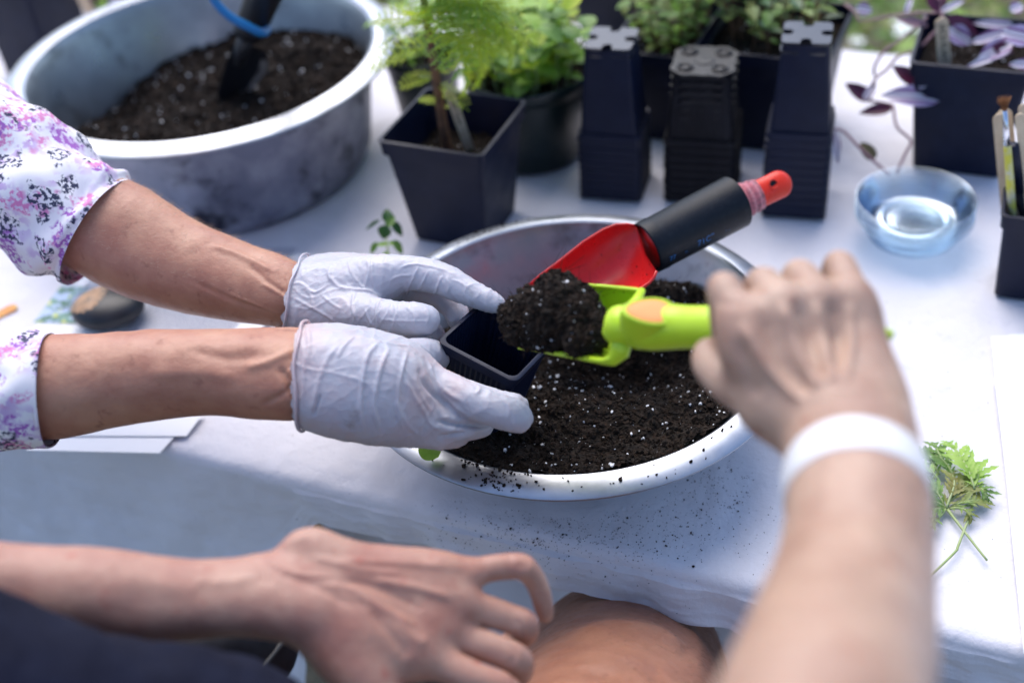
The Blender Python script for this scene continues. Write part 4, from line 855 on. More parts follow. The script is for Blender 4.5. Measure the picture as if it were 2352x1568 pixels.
for body, s0, sz in (('77', .010, .0085), ('o', .030, .006), ("71C''", .046, .0105), (': ..', .082, .007)):
    cu = bpy.data.curves.new('l', 'FONT'); cu.body = body; cu.size = sz; cu.offset = -.0001
    ob = bpy.data.objects.new('tmp', cu); COL.objects.link(ob); me = bpy.data.meshes.new_from_object(ob.evaluated_get(bpy.context.evaluated_depsgraph_get())); bpy.data.objects.remove(ob)
    vs = []
    toc = CP-(PL+PR)/2; toc -= ax*(toc@ax); toc /= np.linalg.norm(toc); side = np.cross(ax, toc); 
    for v_ in me.vertices:
        an = .92 - v_.co.y/pr_; r_ = pr_*1.03+.0004; vs.append(PL+ax*(s0+v_.co.x) + r_*(toc*math.cos(an)+side*math.sin(an)))
    mk('lettering', vs, [list(q.vertices) for q in me.polygons], M['blueink'], rd, False, off=tuple(rd.location))
wl = MB(); wp0 = PR-ax*.01; 
def wr_ring(c, r, flat=.8, seg=28, jit=0):
    toc = CP-c; toc -= ax2*(toc@ax2); toc /= np.linalg.norm(toc); s_ = np.cross(ax2, toc); return [c+(s_*math.cos(2*PI*j/seg)*r+toc*math.sin(2*PI*j/seg)*r*flat)*(1+jit*noise.noise(Vector((j*.9, float(np.linalg.norm(c-wp0))*300, 2)))) for j in range(seg)]
q1, q2 = dep(1696, 466, 1.375), dep(1741, 446, 1.38); ax2 = (q2-q1)/np.linalg.norm(q2-q1)
wl.rings([wr_ring(q1+(q2-q1)*t, (40-4*t+1.8*math.sin(t*19))*1.40/CF, .85, 40, .05) for t in np.linspace(-.3, 1, 22)], cap0=True, cap1=True); wl.build('bandage', M['wrap'], rd)
he = dep(1816, 411, 1.395); hs = dep(1728, 453, 1.378); ax2 = (he-hs)/np.linalg.norm(he-hs); hl = MB()
prof = [(0, 31), (.5, 31), (.8, 31.5)] + [(.8+.34*math.sin(a), 31.5*math.cos(a)+.2) for a in np.linspace(.15, PI/2-.03, 9)]
hl.rings([wr_ring(hs+(he-hs)*t*.86, r*1.42/CF, .62, 32) for t, r in prof], cap1=True); hl.build('handle_end', M['redor'], rd)
hb2 = [o for o in rd.children if o.name.startswith('handle_end')][0]; bv = BVHTree.FromPolygons([v.co+rd.location for v in hb2.data.vertices], [list(p.vertices) for p in hb2.data.polygons]); rr1 = ray(1777, 423)
hit = bv.ray_cast(V3(CP), V3(rr1)); hc = np.array(hit[0]); n_ = (CP-hc)/np.linalg.norm(CP-hc); hm = MB(); u_ = np.cross(n_, ax2); u_ /= np.linalg.norm(u_)
hm.rings([[hc+n_*z+(ax2*math.cos(t)+u_*math.sin(t))*r for t in np.linspace(0, 2*PI, 21)[:-1]] for r, z in ((.0064, -.0004), (.0060, .0007), (.0048, .0006), (.0042, -.0006))]); hm.build('hole_edge', M['redor'], rd)
MB().rings([[hc+n_*.0001+(ax2*math.cos(t)+u_*math.sin(t))*r for t in np.linspace(0, 2*PI, 21)[:-1]] for r in (.0043, .0001)]).build('hole', M['black2'], rd)
# bowl of the scoop: an open trough
tip = dep(1205, 668, 1.335); root = dep(1468, 588, 1.325); sc = MB(); rs = []
fe_ = [(1462, 519), (1440, 515), (1415, 516), (1385, 528), (1340, 556), (1290, 596), (1240, 634), (1200, 668)]      # far edge
ne_ = [(1508, 622), (1503, 636), (1491, 650), (1470, 664), (1430, 690), (1380, 715), (1320, 735), (1255, 740)]      # near edge (partly behind the green tray)
dz_ = [.022, .032, .040, .044, .046, .042, .030, .012]
for (a, b_, dz) in zip(fe_, ne_, dz_):
    p, q = dep(*a, 1.345), dep(*b_, 1.275)
    rs.append([p*(1-t)+q*t + (F0*.55+np.array([0, 0, -.55]))*dz*math.sin(PI*t)**.7 for t in np.linspace(0, 1, 25)])
R_ = np.array(rs); R_ = np.stack([spline(R_[:, j], 5) for j in range(R_.shape[1])], 1)
ctr = R_.mean(1, keepdims=True); N2 = (F0*.6+np.array([0, 0, -.7]))*.0026
sc.rings(list(R_), closed=False); outer = R_ + N2; sc.rings(list(outer), closed=False)
lip = [[R_[i][0], R_[i][0]+(CP-R_[i][0])*.0012, outer[i][0]] for i in range(len(R_))]; sc.rings(lip, closed=False); lip = [[R_[i][-1], R_[i][-1]+(CP-R_[i][-1])*.0012, outer[i][-1]] for i in range(len(R_))]; sc.rings(lip, closed=False)
sc.rings([[R_[0].mean(0)*(1-t)+v*t for v in R_[0]] for t in (0, .5, 1)], closed=False)
sc.build('scoop_bowl', M['red'], rd)
MB().tube([dep(*a, 1.343) for a in fe_], .0016, 8).tube([dep(*a, 1.273) for a in ne_], .0016, 8).build('scoop_edge', M['red'], rd)
MB().tube([PL+ax*.004, PL+ax*.03, PR], [.024, .018, .016], 20).build('handle', M['red'], rd)
# ------------------------------------------------------------ small black pot held by the gloves
nn = np.array([.28, -.02, 1.]); nn /= np.linalg.norm(nn)
def onpl(px, py, k): r = ray(px, py); return CP + r*(k/(r@nn))
KC = (ray(1145, 780)*1.20)@nn; cn4 = [onpl(x, y, KC) for x, y in ((1012, 784), (1107, 688), (1280, 775), (1182, 873))]
pc_ = sum(cn4)/4; side = (np.linalg.norm(cn4[0]-cn4[1])+np.linalg.norm(cn4[2]-cn4[3])+np.linalg.norm(cn4[1]-cn4[2])+np.linalg.norm(cn4[3]-cn4[0]))/4
xa = (cn4[3]-cn4[0]); xa /= np.linalg.norm(xa); xa = xa-nn*(xa@nn); xa /= np.linalg.norm(xa); ya = np.cross(nn, xa)
HP = pc_ - nn*.084; hpot = empty('seedling_pot', HP, 'small empty black square pot held over the basin by two gloved hands', 'plant pot')
for n, b, m in pot_meshes('h', side/2, side/2*.76, .084, .0085, band=.011, m=M['black'], ribs=True):
    b.v = [tuple(HP+xa*x+ya*y+nn*z) for x, y, z in b.v]; sharp(b.build('pot' if n == 'body' else 'pot_rim', m, hpot), 30)
# ------------------------------------------------------------ lime trowel
lt = empty('lime_trowel', dep(1425, 745, 1.0), 'lime green hand trowel with an orange oval on its neck carrying a scoop of soil', 'trowel')
hd = [(1394, 742, 1.00, 22), (1400, 744, 1.00, 36), (1414, 746, .997, 45), (1432, 748, .992, 48), (1448, 749, .988, 45), (1462, 750, .985, 46), (1474, 750, .982, 52), (1500, 750, .975, 55), (1540, 750, .965, 53), (1580, 751, .955, 50), (1650, 752, .935, 50), (1750, 756, .915, 47), (1860, 760, .89, 42), (1960, 764, .865, 30), (2020, 767, .85, 20), (2044, 768, .845, 13), (2052, 768, .843, 4)]
hs_ = spline([(*dep(x, y, D), r*D/CF) for x, y, D, r in hd], 5); MB().tube([h[:3] for h in hs_], [max(.0004, h[3]) for h in hs_], 32).build('handle', M['lime'], lt)
MB().tube([dep(1462, 750, .984), dep(1470, 750, .982)], [51*.983/CF, 53*.983/CF], 32).tube([dep(1446, 749, .988), dep(1452, 749, .987)], [48.5*.985/CF]*2, 32).build('collar', M['lime'], lt)
def oval(m, cx, cy, D, a, b_, ang, h_, prof):
    """raised oval lying on the upper side of the handle, tangent to it"""
    rs = []; c0 = dep(cx, cy, D); n_ = -F0*.78+UY*.62; n_ /= np.linalg.norm(n_)
    e1 = RX*math.cos(ang)-UY*math.sin(ang)+F0*-.25; e1 = e1-n_*(e1@n_); e1 /= np.linalg.norm(e1); e2 = np.cross(n_, e1); fx = 1/abs(e1@RX); fy = 1/abs(e2@UY)
    for s_, z in prof:
        rs.append([c0 + e1*(a*s_*math.cos(t)*(1-.10*math.cos(t)))*D/CF*fx + e2*(b_*s_*math.sin(t)*(1+.12*math.cos(t)))*D/CF*fy*.92 + n_*z for t in np.linspace(0, 2*PI, 41)[:-1]])
    m.rings(rs, cap1=True)
b = MB(); oval(b, 1497, 719, .9575, 64, 35, -.10, 0, ((1.02, -.020), (1.04, -.002), (1.02, .0014), (.96, .0030), (.88, .0034), (.82, .0018))); b.build('oval_mount', M['lime'], lt)
b = MB(); oval(b, 1495, 718, .9575, 64, 35, -.10, 0, ((.83, .0006), (.815, .0022), (.72, .0028), (.3, .0030))); b.build('grip_inset', M['orange'], lt)
ntop, nbot = [(1402, 822, .995), (1380, 826, 1.005), (1310, 815, 1.04), (1245, 803, 1.07), (1192, 795, 1.095)], [(1412, 838, 1.005), (1375, 836, 1.015), (1305, 822, 1.05), (1242, 808, 1.08), (1194, 800, 1.10)]
fbot, ftop = [(1452, 740, 1.07), (1430, 735, 1.08), (1370, 720, 1.105), (1300, 700, 1.125), (1240, 712, 1.13)], [(1474, 668, 1.045), (1452, 663, 1.05), (1360, 655, 1.085), (1290, 655, 1.115), (1235, 700, 1.125)]
rs = []
for A, B, C_, D_ in zip(ntop, nbot, fbot, ftop):
    A, B, C_, D_ = dep(*A), dep(*B), dep(*C_), dep(*D_); rs.append([A*(1-t)+B*t for t in (0, .5)] + [B*.97+C_*.03]+[B*(1-t)+C_*t + np.array([0, 0, -.006])*math.sin(PI*t) for t in np.linspace(.1, .9, 7)] + [C_*.97+B*.03]+[C_*(1-t)+D_*t for t in (.15, .4, .7, 1)])
T_ = np.array(rs); T_ = np.stack([spline(T_[:, j], 4) for j in range(T_.shape[1])], 1); th_ = F0*.0030+np.array([0, 0, -.0015]); b = MB()
b.rings(list(T_), closed=False); b.rings(list(T_+th_), closed=False)
for j in (0, -1): b.rings([[T_[i][j], T_[i][j]+(CP-T_[i][j])*.0008, T_[i][j]+th_] for i in range(len(T_))], closed=False)
b.tube([T_[i][-1]+th_*.5 for i in range(len(T_))], .0021, 8); b.tube([T_[i][0]+th_*.5 for i in range(len(T_))], .0023, 8)
bk = T_[0]; mid = bk.mean(0)
b.rings([[mid*(1-t)+v*t for v in bk] for t in (0, .5, 1)], closed=False); b.rings([[mid*(1-t)+v*t+th_*.4+RX*.002 for v in bk] for t in (0, .5, 1)], closed=False)
b.tube([dep(1474, 668, 1.045), dep(1462, 690, 1.03), dep(1446, 712, 1.01), dep(1425, 740, .995)], [.0032, .0042, .0055, .010], 12)
b.build('scoop', M['lime'], lt)
b = MB(); b.tube([dep(1428, 780, .99), dep(1424, 806, .995), dep(1406, 826, 1.0), dep(1380, 832, 1.008)], [.0095, .0085, .0055, .002], 14, flat=.8); b.build('neck', M['lime'], lt)
# soil carried on it
hb_ = Body(.0025); g = hb_.group(.012, .01)
for (x, y, D_, r) in ((1285, 722, 1.06, 70), (1215, 745, 1.085, 52), (1335, 742, 1.045, 55), (1278, 668, 1.08, 42), (1262, 772, 1.065, 34), (1340, 785, 1.03, 30), (1185, 768, 1.095, 22), (1330, 690, 1.075, 34), (1180, 722, 1.10, 30), (1225, 700, 1.09, 38), (1372, 770, 1.03, 24)): hb_.chain(g, [(x-3, y, D_, r), (x+3, y, D_, r*.98)], 1)
hb_.mesh(); hb_.noise_disp(lambda v: .0042*noise.fractal(v*55, 1, 2, 4)); hb_.finish(0)
def samp_mesh(V, F):
    C_ = V[F].mean(1); A_ = np.linalg.norm(np.cross(V[F[:, 2]]-V[F[:, 0]], V[F[:, 3]]-V[F[:, 1]]), axis=1); p = A_/A_.sum()
    def f(n): i = rng.choice(len(F), n, p=p); w_ = rng.dirichlet((1, 1, 1, 1), n); return (V[F[i]]*w_[..., None]).sum(1)
    return f
soil('scooped_soil', (hb_.V, hb_.F.tolist(), samp_mesh(hb_.V, hb_.F)), 5600, (.0006, .0038), 230, (.0004, .0020), 320, 'mound of dark soil with perlite carried on the lime green trowel')

def specks(o, n, m, parent, size=(.0003, .0009), name='soil_specks', flt=None, seed=1):
    r = np.random.default_rng(seed); V = np.array([v.co[:] for v in o.data.vertices]); P = [list(p.vertices) for p in o.data.polygons if len(p.vertices) == 4]; F = np.array(P); C_ = V[F].mean(1)
    Nn = np.cross(V[F[:, 2]]-V[F[:, 0]], V[F[:, 3]]-V[F[:, 1]]); A_ = np.linalg.norm(Nn, axis=1); i = r.choice(len(F), n, p=A_/A_.sum()); w_ = r.dirichlet((1, 1, 1, 1), n); p = (V[F[i]]*w_[..., None]).sum(1)
    S_ = r.uniform(*size, n); a, b_ = crumbs(p - F0*S_[:, None]*.5, S_); return tag(mk(name, a, b_.tolist(), m, parent, False), kind='stuff')
for o in list(rd.children):
    if o.name.startswith('scoop_bowl'): specks(o, 150, M['soil'], rd)
for o in list(lt.children):
    if o.name.startswith('scoop'): specks(o, 160, M['soil'], lt)
    if o.name.startswith('handle'): specks(o, 30, M['soil'], lt, (.0002, .0005))
for o in list(hpot.children):
    if o.name.startswith('pot_rim'): specks(o, 60, M['soil2'], hpot, (.0003, .0008))
# ------------------------------------------------------------ people
def sleeve(name, ringsP, m, parent, hemin=.012, seg=64, seed=0, amp=.004, thick=.0012):
    """rings: (px, py, D, r_px, flat, axis dx, dy) along the sleeve, first = cuff"""
    S = spline([(*dep(x, y, D), r*D/CF) for x, y, D, r in ringsP], 10); rs = []
    C = S[:, :3]; n = len(S)
    ins = []
    for i in range(n):
        t = C[min(i+1, n-1)]-C[max(0, i-1)]; t /= np.linalg.norm(t); up = np.array([0, 0, 1.])-t*t[2]; up /= np.linalg.norm(up); sd = np.cross(t, up)
        if i == 0: t0, u0, s0 = t, up, sd
        row = []; row2 = []
        for j in range(seg):
            a = 2*PI*j/seg; d = up*math.cos(a)+sd*math.sin(a); q = C[i]; k = min(1, i/14+.15)
            w_ = k*amp*(noise.noise(Vector((math.cos(a)*2.2+seed, math.sin(a)*2.2, i*.16)))*1.6 + .8*math.sin(a*3+i*.35+seed) + .35*math.sin(a*7-i*.5)*noise.noise(Vector((i*.2, a, seed))))
            row.append(q+d*(S[i][3]+w_)); row2.append(q+d*(S[i][3]+w_-thick))
        rs.append(row); ins.append(row2)
    b = MB(); b.rings(ins[6::-1][:6]+[ins[0]]+[rs[0]]+rs); return b.build(name, m, parent)
# gloved gardener: two arms reaching in from the left
pa = empty('person', dep(300, 760, 1.18), 'person at left in floral sleeves and white gloves holding the small black pot', 'person')
# far arm -------------------------------------------------
FA = Body(.0016)
arm = FA.group(.016, .012)
FA.chain(arm, [(120, 455, 1.34, 96), (240, 530, 1.33, 102), (340, 588, 1.32, 92), (450, 630, 1.31, 80), (540, 655, 1.30, 68), (610, 672, 1.29, 58), (680, 690, 1.28, 52)], 3)
FA.chain(arm, [(260, 500, 1.33, 92), (400, 580, 1.32, 74), (500, 612, 1.31, 60), (600, 640, 1.30, 50), (680, 664, 1.29, 44)], 3)
GF = Body(.0013)
palm = GF.group(.018, .010)
for P in ([(655, 664, 1.29, 46), (760, 655, 1.275, 46), (890, 640, 1.26, 44)], [(655, 690, 1.285, 50), (770, 690, 1.27, 52), (860, 662, 1.265, 46)], [(650, 710, 1.28, 46), (740, 722, 1.265, 44), (840, 722, 1.25, 36)], [(700, 640, 1.31, 40), (800, 640, 1.30, 44), (900, 650, 1.285, 38)]): GF.chain(palm, P, 3)
fg = GF.group(.0035, .009)
for P in ([(880, 634, 1.258, 45), (945, 628, 1.25, 38), (1010, 640, 1.24, 35), (1045, 656, 1.232, 32), (1088, 676, 1.225, 27), (1120, 690, 1.222, 23), (1145, 700, 1.222, 17)],
          [(860, 650, 1.29, 40), (960, 660, 1.285, 34), (1015, 682, 1.275, 29), (1045, 712, 1.268, 25), (1052, 735, 1.262, 22)],
          [(850, 670, 1.31, 38), (920, 700, 1.31, 32), (965, 740, 1.30, 28), (1000, 770, 1.28, 23)],
          [(830, 700, 1.32, 34), (880, 745, 1.32, 28), (930, 772, 1.30, 25), (965, 782, 1.28, 21)]): GF.chain(fg, P, 3)
thg = GF.group(.006, .012); GF.chain(thg, [(760, 715, 1.255, 46), (820, 722, 1.235, 40), (868, 724, 1.22, 35), (905, 730, 1.21, 33), (950, 733, 1.20, 33), (975, 735, 1.197, 28), (983, 736, 1.196, 20)], 3)
GF.mesh()
zf = lambda x, y: (624.75+x*.34, 532.9+y*.34)
for P, w_, h_ in (([(400, 225), (385, 290), (420, 340), (480, 380), (640, 400), (760, 440)], .0016, .0016), ([(515, 195), (545, 290), (610, 370), (670, 420)], .0013, .0012), ([(635, 175), (655, 240), (640, 330), (620, 390)], .0012, .0010), ([(680, 190), (675, 290), (700, 400)], .0012, .0013), ([(130, 350), (200, 350), (290, 410), (390, 350)], .0014, .0014), ([(180, 360), (260, 420), (280, 520)], .0013, .001), ([(330, 420), (400, 480), (470, 520)], .0012, .001), ([(120, 430), (250, 500), (360, 560), (450, 620)], .0013, .001),
                  ([(990, 230), (960, 300), (920, 380), (900, 440)], .0012, .0013), ([(1060, 260), (1020, 340), (980, 400)], .0012, .0011), ([(1150, 290), (1120, 370), (1090, 430)], .0012, .0012), ([(850, 250), (950, 220), (1100, 240), (1240, 290)], .0013, .0011), ([(780, 340), (850, 300), (960, 290)], .0012, .001), ([(740, 450), (710, 510), (715, 640)], .0013, .0016), ([(630, 520), (660, 600), (700, 640)], .0012, .0013), ([(560, 400), (545, 500), (570, 600)], .0012, .0013), ([(830, 480), (835, 560), (825, 640)], .001, .0008), ([(900, 500), (960, 560), (960, 640)], .001, .0008), ([(1040, 510), (1060, 570), (1030, 640)], .001, .0009), ([(720, 590), (900, 600), (1090, 600)], .0011, .0008), ([(1170, 300), (1200, 360), (1180, 420)], .0011, .001), ([(1350, 350), (1400, 400), (1380, 450)], .0009, .0006), ([(1210, 320), (1270, 340), (1330, 380)], .001, .0008)): GF.ridge([zf(*q) for q in P], w_, h_)
def crinkle(a1, s1, a2, s2, seed, along):
    def f(v):
        u = v.dot(Vector(along)); q = Vector((v.x, v.y, v.z+seed)); w_ = noise.noise(q*s1*.35)*3.0
        n1 = 1-abs(noise.noise(Vector((u*s1+w_, q.y*s1*.45, q.z*s1*.45))))*2; n2 = 1-abs(noise.noise(q*s2))*2; n3 = 1-abs(noise.noise(Vector((u*s1*.9-w_*.6, q.y*s1*1.1+w_, q.z*s1*1.1))))*2
        return a1*max(0, n1)**4 + a1*.45*max(0, n3)**6 + a2*max(0, n2)**2
    return f
GF.noise_disp(crinkle(.0008, 46, .0003, 130, 3, tuple(RX))); GF.finish(1)
cf = dep(668, 690, 1.28); cd = RX*.985-UY*.17
gv_, gf_ = GF.cut(lambda C_: (C_-cf)@cd > .002*np.sin(C_[:, 2]*400)*1.0)
put('glove', gv_, gf_, M['glove'], pa)
FA.mesh()
for P, w_, h_ in (([(480, 560), (560, 590), (640, 630)], .004, .0022), ([(430, 640), (540, 690), (650, 722)], .003, -.0010), ([(560, 600), (620, 650), (660, 680)], .003, -.0018), ([(600, 650), (640, 672), (668, 690)], .0022, .0018), ([(520, 672), (600, 705), (655, 726)], .0016, .0010), ([(642, 628), (650, 655), (648, 690)], .0010, -.0008), ([(654, 625), (662, 660), (658, 700)], .0010, -.0007)): FA.ridge(P, w_, h_)
FA.noise_disp(lambda v: .0007*noise.noise(v*45)); FA.finish(2)
av, af = FA.cut(lambda C_: (C_-cf)@cd < .012)
# rolled glove cuff at the far wrist
def cuff(P, rpx, D, parent, r=.0016, nrm=None, bunch=None):
    pass
# near arm ------------------------------------------------
NA = Body(.0016); arm = NA.group(.016, .012)
NA.chain(arm, [(-10, 888, 1.14, 98), (100, 890, 1.135, 104), (200, 880, 1.13, 96), (330, 865, 1.125, 88), (450, 858, 1.12, 80), (560, 856, 1.118, 76), (640, 860, 1.115, 76), (720, 862, 1.11, 76)], 3)
NA.chain(arm, [(300, 850, 1.15, 78), (480, 842, 1.14, 68), (620, 832, 1.135, 62), (720, 830, 1.13, 60)], 3)
NA.chain(arm, [(520, 890, 1.11, 48), (620, 890, 1.105, 52), (720, 892, 1.10, 54)], 3); NA.mesh()
for P, w_, h_ in (([(430, 800), (520, 822), (610, 812)], .006, -.0020), ([(560, 845), (620, 830), (680, 800)], .004, .0022), ([(640, 840), (665, 880), (680, 920)], .0035, -.0032), ([(665, 845), (680, 880)], .003, .0028), ([(330, 860), (450, 855), (560, 870)], .006, .0014), ([(600, 930), (650, 905), (672, 880)], .003, -.0016), ([(678, 800), (682, 850)], .0012, -.0009), ([(668, 795), (674, 830)], .001, -.0007)): NA.ridge(P, w_, h_)
NA.noise_disp(lambda v: .0007*noise.noise(v*45+Vector((5, 0, 0)))); NA.finish(2)
cn = dep(690, 860, 1.11); cnd = RX
nv, nf = NA.cut(lambda C_: (C_-cn)@cnd < .012)
put('arm', nv, nf, M['skinA'], pa); put('arm', av, af, M['skinA'], pa)
GN = Body(.0013); palm = GN.group(.018, .012)
for P in ([(670, 852, 1.115, 84), (760, 865, 1.11, 90), (860, 885, 1.11, 86), (915, 892, 1.115, 66)], [(680, 822, 1.135, 58), (790, 830, 1.13, 62), (890, 838, 1.135, 50), (955, 862, 1.14, 42)], [(680, 890, 1.105, 58), (780, 915, 1.10, 68), (880, 935, 1.11, 66), (950, 950, 1.12, 52)], [(820, 880, 1.14, 78), (900, 908, 1.15, 66)]): GN.chain(palm, P, 3)
fg = GN.group(.004, .010)
for P in ([(962, 876, 1.14, 48), (1030, 900, 1.13, 42), (1088, 924, 1.122, 38), (1135, 940, 1.118, 35), (1170, 950, 1.117, 34), (1186, 958, 1.117, 31), (1194, 962, 1.117, 24)],
          [(1000, 885, 1.165, 36), (1080, 908, 1.155, 31), (1140, 925, 1.15, 27), (1180, 932, 1.145, 24), (1192, 936, 1.145, 20)],
          [(925, 938, 1.12, 46), (990, 966, 1.118, 38), (1050, 978, 1.13, 33), (1092, 976, 1.15, 29), (1110, 972, 1.165, 25)],
          [(905, 958, 1.12, 42), (970, 992, 1.12, 32), (1020, 1002, 1.13, 27), (1055, 1000, 1.15, 24)]): GN.chain(fg, P, 3)
thg = GN.group(.006, .014); GN.chain(thg, [(890, 830, 1.15, 42), (945, 818, 1.17, 36), (985, 814, 1.19, 31), (1006, 822, 1.20, 26)], 3); GN.mesh()
for P, w_, h_ in (([(455, 760), (380, 850), (330, 960), (290, 1130), (270, 1230)], .0020, .0014), ([(560, 700), (480, 780), (440, 860)], .0016, .0012), ([(740, 730), (650, 830), (610, 1000), (600, 1200), (640, 1380)], .0018, .0021), ([(800, 770), (740, 900), (700, 1060), (690, 1200), (750, 1380)], .0018, .0021), ([(920, 780), (880, 920), (850, 1080), (850, 1220), (890, 1340)], .0017, .0016), ([(200, 700), (215, 900), (200, 1240)], .0016, .0012), ([(240, 640), (250, 760), (235, 900)], .0022, .0014), ([(280, 1240), (310, 1160), (330, 1090)], .0014, -.0016),
                  ([(1000, 890), (1020, 1000), (1100, 1100), (1250, 1200)], .0036, -.0030), ([(1060, 870), (1090, 980), (1180, 1080), (1320, 1160)], .0022, .0016), ([(1110, 1000), (1160, 1110), (1240, 1180), (1350, 1250)], .0018, .0012), ([(900, 1000), (960, 1110), (1050, 1250)], .002, .0014), ([(960, 960), (1000, 1100), (1090, 1230)], .002, .0010), ([(1090, 1250), (1200, 1292), (1330, 1305), (1490, 1310)], .0030, -.0045), ([(1090, 1250), (1140, 1262), (1200, 1250)], .0022, .0018), ([(1120, 1375), (1220, 1372), (1330, 1345)], .0024, -.0026), ([(1000, 1150), (1060, 1280), (1140, 1340)], .0018, .0012), ([(1330, 1000), (1400, 1050), (1380, 1100)], .0014, .0012), ([(1420, 1050), (1500, 1100), (1560, 1130)], .0014, .0010), ([(1540, 1120), (1600, 1180), (1590, 1280)], .0014, .0009), ([(830, 1130), (900, 1280), (1000, 1380)], .0018, .0010), ([(1640, 1130), (1700, 1200), (1730, 1250)], .0012, -.0012), ([(1180, 1400), (1250, 1340), (1300, 1260)], .0016, -.0010), ([(520, 700), (640, 720), (800, 760), (950, 770)], .0016, .0012)): GN.ridge([zf(*q) for q in P], w_, h_)
GN.noise_disp(crinkle(.0008, 38, .0003, 120, 8, tuple(RX))); GN.finish(1)
gv2, gf2 = GN.cut(lambda C_: (C_-cn)@cnd > -.0015+.0008*np.sin(C_[:, 2]*500)); put('glove', gv2, gf2, M['glove'], pa)
# thin rolled cuffs of both gloves
def cuff_ring(B, c, d, r_, m, parent, sh=0.0):
    """ring following the section of mesh (V,F) at plane through c with normal d"""
    V = B[0]; t = (V-c)@d; sel = V[np.abs(t-sh) < .0022]
    e1 = np.cross(d, [0, 0, 1]); e1 /= np.linalg.norm(e1); e2 = np.cross(e1, d); cc = sel.mean(0); a = np.arctan2((sel-cc)@e2, (sel-cc)@e1); rr = np.linalg.norm(sel-cc, axis=1); pts = []
    for k in range(48):
        q = -PI+2*PI*k/48; w_ = np.abs((a-q+PI) % (2*PI)-PI) < .16
        R__ = rr[w_].max() if w_.any() else rr.mean(); pts.append(cc+(e1*math.cos(q)+e2*math.sin(q))*(R__+.0006)+d*.0012*math.sin(q*5))
    pts.append(pts[0]); MB().tube(pts, r_, 8, cap=False).build('cuff', m, parent)
cuff_ring((gv_,), cf, cd, .0013, M['glove'], pa, .003); cuff_ring((gv2,), cn, cnd, .0015, M['glove'], pa, .002)
# crumpled fold of the far cuff hanging at its lower side
cr_ = MB(); rs = []
for i in range(14):
    t = i/13; c = dep(640+30*t, 735+34*t, 1.285-.01*t); rs.append([c+UY*(.010*math.cos(2*PI*j/12)*(1+.3*math.sin(i*1.9)))+RX*(.005*math.sin(2*PI*j/12)*(1+.4*math.sin(i*2.3+j)))+F0*.004*math.sin(j) for j in range(12)])
cr_.rings(rs, cap0=True, cap1=True).build('cuff_fold', M['glove'], pa)
sleeve('sleeve', [(226, 534, 1.33, 141), (200, 518, 1.33, 144), (130, 475, 1.33, 150), (40, 415, 1.34, 168), (-90, 350, 1.35, 190), (-300, 250, 1.36, 215)], M['floral'], pa, seed=2, amp=.0055)
sleeve('sleeve', [(118, 896, 1.13, 132), (95, 896, 1.13, 135), (20, 895, 1.135, 138), (-100, 890, 1.14, 150), (-350, 880, 1.16, 180)], M['floral'], pa, seed=7, amp=.003)
# fine arm hair catching the light on the far forearm
def hairs(B, n, L, m, parent, flt, dirv, seed=1, name='arm_hair', w_=.00009):
    r = np.random.default_rng(seed); V, F = B; C_ = V[F].mean(1); N_ = np.cross(V[F[:, 2]]-V[F[:, 0]], V[F[:, 3]]-V[F[:, 1]]); N_ /= np.linalg.norm(N_, axis=1, keepdims=True)+1e-12
    ok = np.nonzero(flt(C_, N_))[0]; i = r.choice(ok, n); p = C_[i]+r.normal(0, .0006, (n, 3)); d = N_[i]*.45+np.asarray(dirv)+r.normal(0, .25, (n, 3)); d /= np.linalg.norm(d, axis=1, keepdims=True); l = L*r.uniform(.5, 1.2, (n, 1))
    s_ = np.cross(d, F0); s_ /= np.linalg.norm(s_, axis=1, keepdims=True); s_ *= w_; q1 = p+d*l*.5; q2 = p+(d+np.asarray(dirv)*.4)*l
    P = np.stack([p-s_, p+s_, q1+s_*.7, q1-s_*.7, q2], 1).reshape(-1, 3); Fq = []
    for k in range(n): b = k*5; Fq += [[b, b+1, b+2, b+3], [b+3, b+2, b+4]]
    return tag(mk(name, P, Fq, m, parent, off=tuple(parent.location)), kind='stuff')
M['hairL'] = mat('fair_hair', (.62, .48, .34), .6); M['hairD'] = mat('dark_hair', (.05, .03, .02), .6)
hairs((av, af), 2600, .0055, M['hairL'], pa, lambda c, n: (n@UY > -.1), RX*.8)
# person whose bare hand holds the trowel ------------------
pc2 = empty('person', dep(1950, 1100, .72), 'blurred person in the right foreground with a white wristband gripping the lime trowel', 'person')
HC = Body(.0018); palm = HC.group(.014, .010)
W0 = (1955, 1000, .775)
for P in ([(1945, 1030, .77, 112), (1915, 960, .785, 100), (1870, 900, .80, 84)], [(1975, 1030, .77, 104), (1985, 930, .795, 84), (1965, 840, .81, 66), (1955, 760, .825, 52), (1950, 690, .825, 47)], [(1930, 1000, .78, 96), (1900, 900, .80, 76), (1870, 800, .815, 56), (1872, 700, .815, 48)],
          [(1900, 980, .785, 90), (1850, 880, .80, 74), (1800, 790, .81, 58), (1792, 705, .81, 50)], [(1900, 980, .79, 78), (1820, 895, .80, 66), (1740, 820, .805, 58), (1706, 745, .81, 52)]): HC.chain(palm, P, 3)
HC.chain(palm, [(1850, 830, .85, 100), (1950, 850, .84, 88)], 1); HC.chain(palm, [(1765, 945, .80, 54), (1860, 965, .79, 66)], 1)
HC.chain(palm, [(1955, 1010, .775, 122), (1960, 1100, .745, 132), (1972, 1200, .71, 144), (1955, 1330, .665, 154), (1928, 1450, .61, 178), (1892, 1600, .55, 208), (1860, 1800, .50, 252)], 3)
HC.chain(palm, [(1995, 1040, .76, 92), (2000, 1180, .72, 102), (1985, 1400, .65, 132), (1965, 1600, .58, 160)], 3)
fg = HC.group(.003, .008)
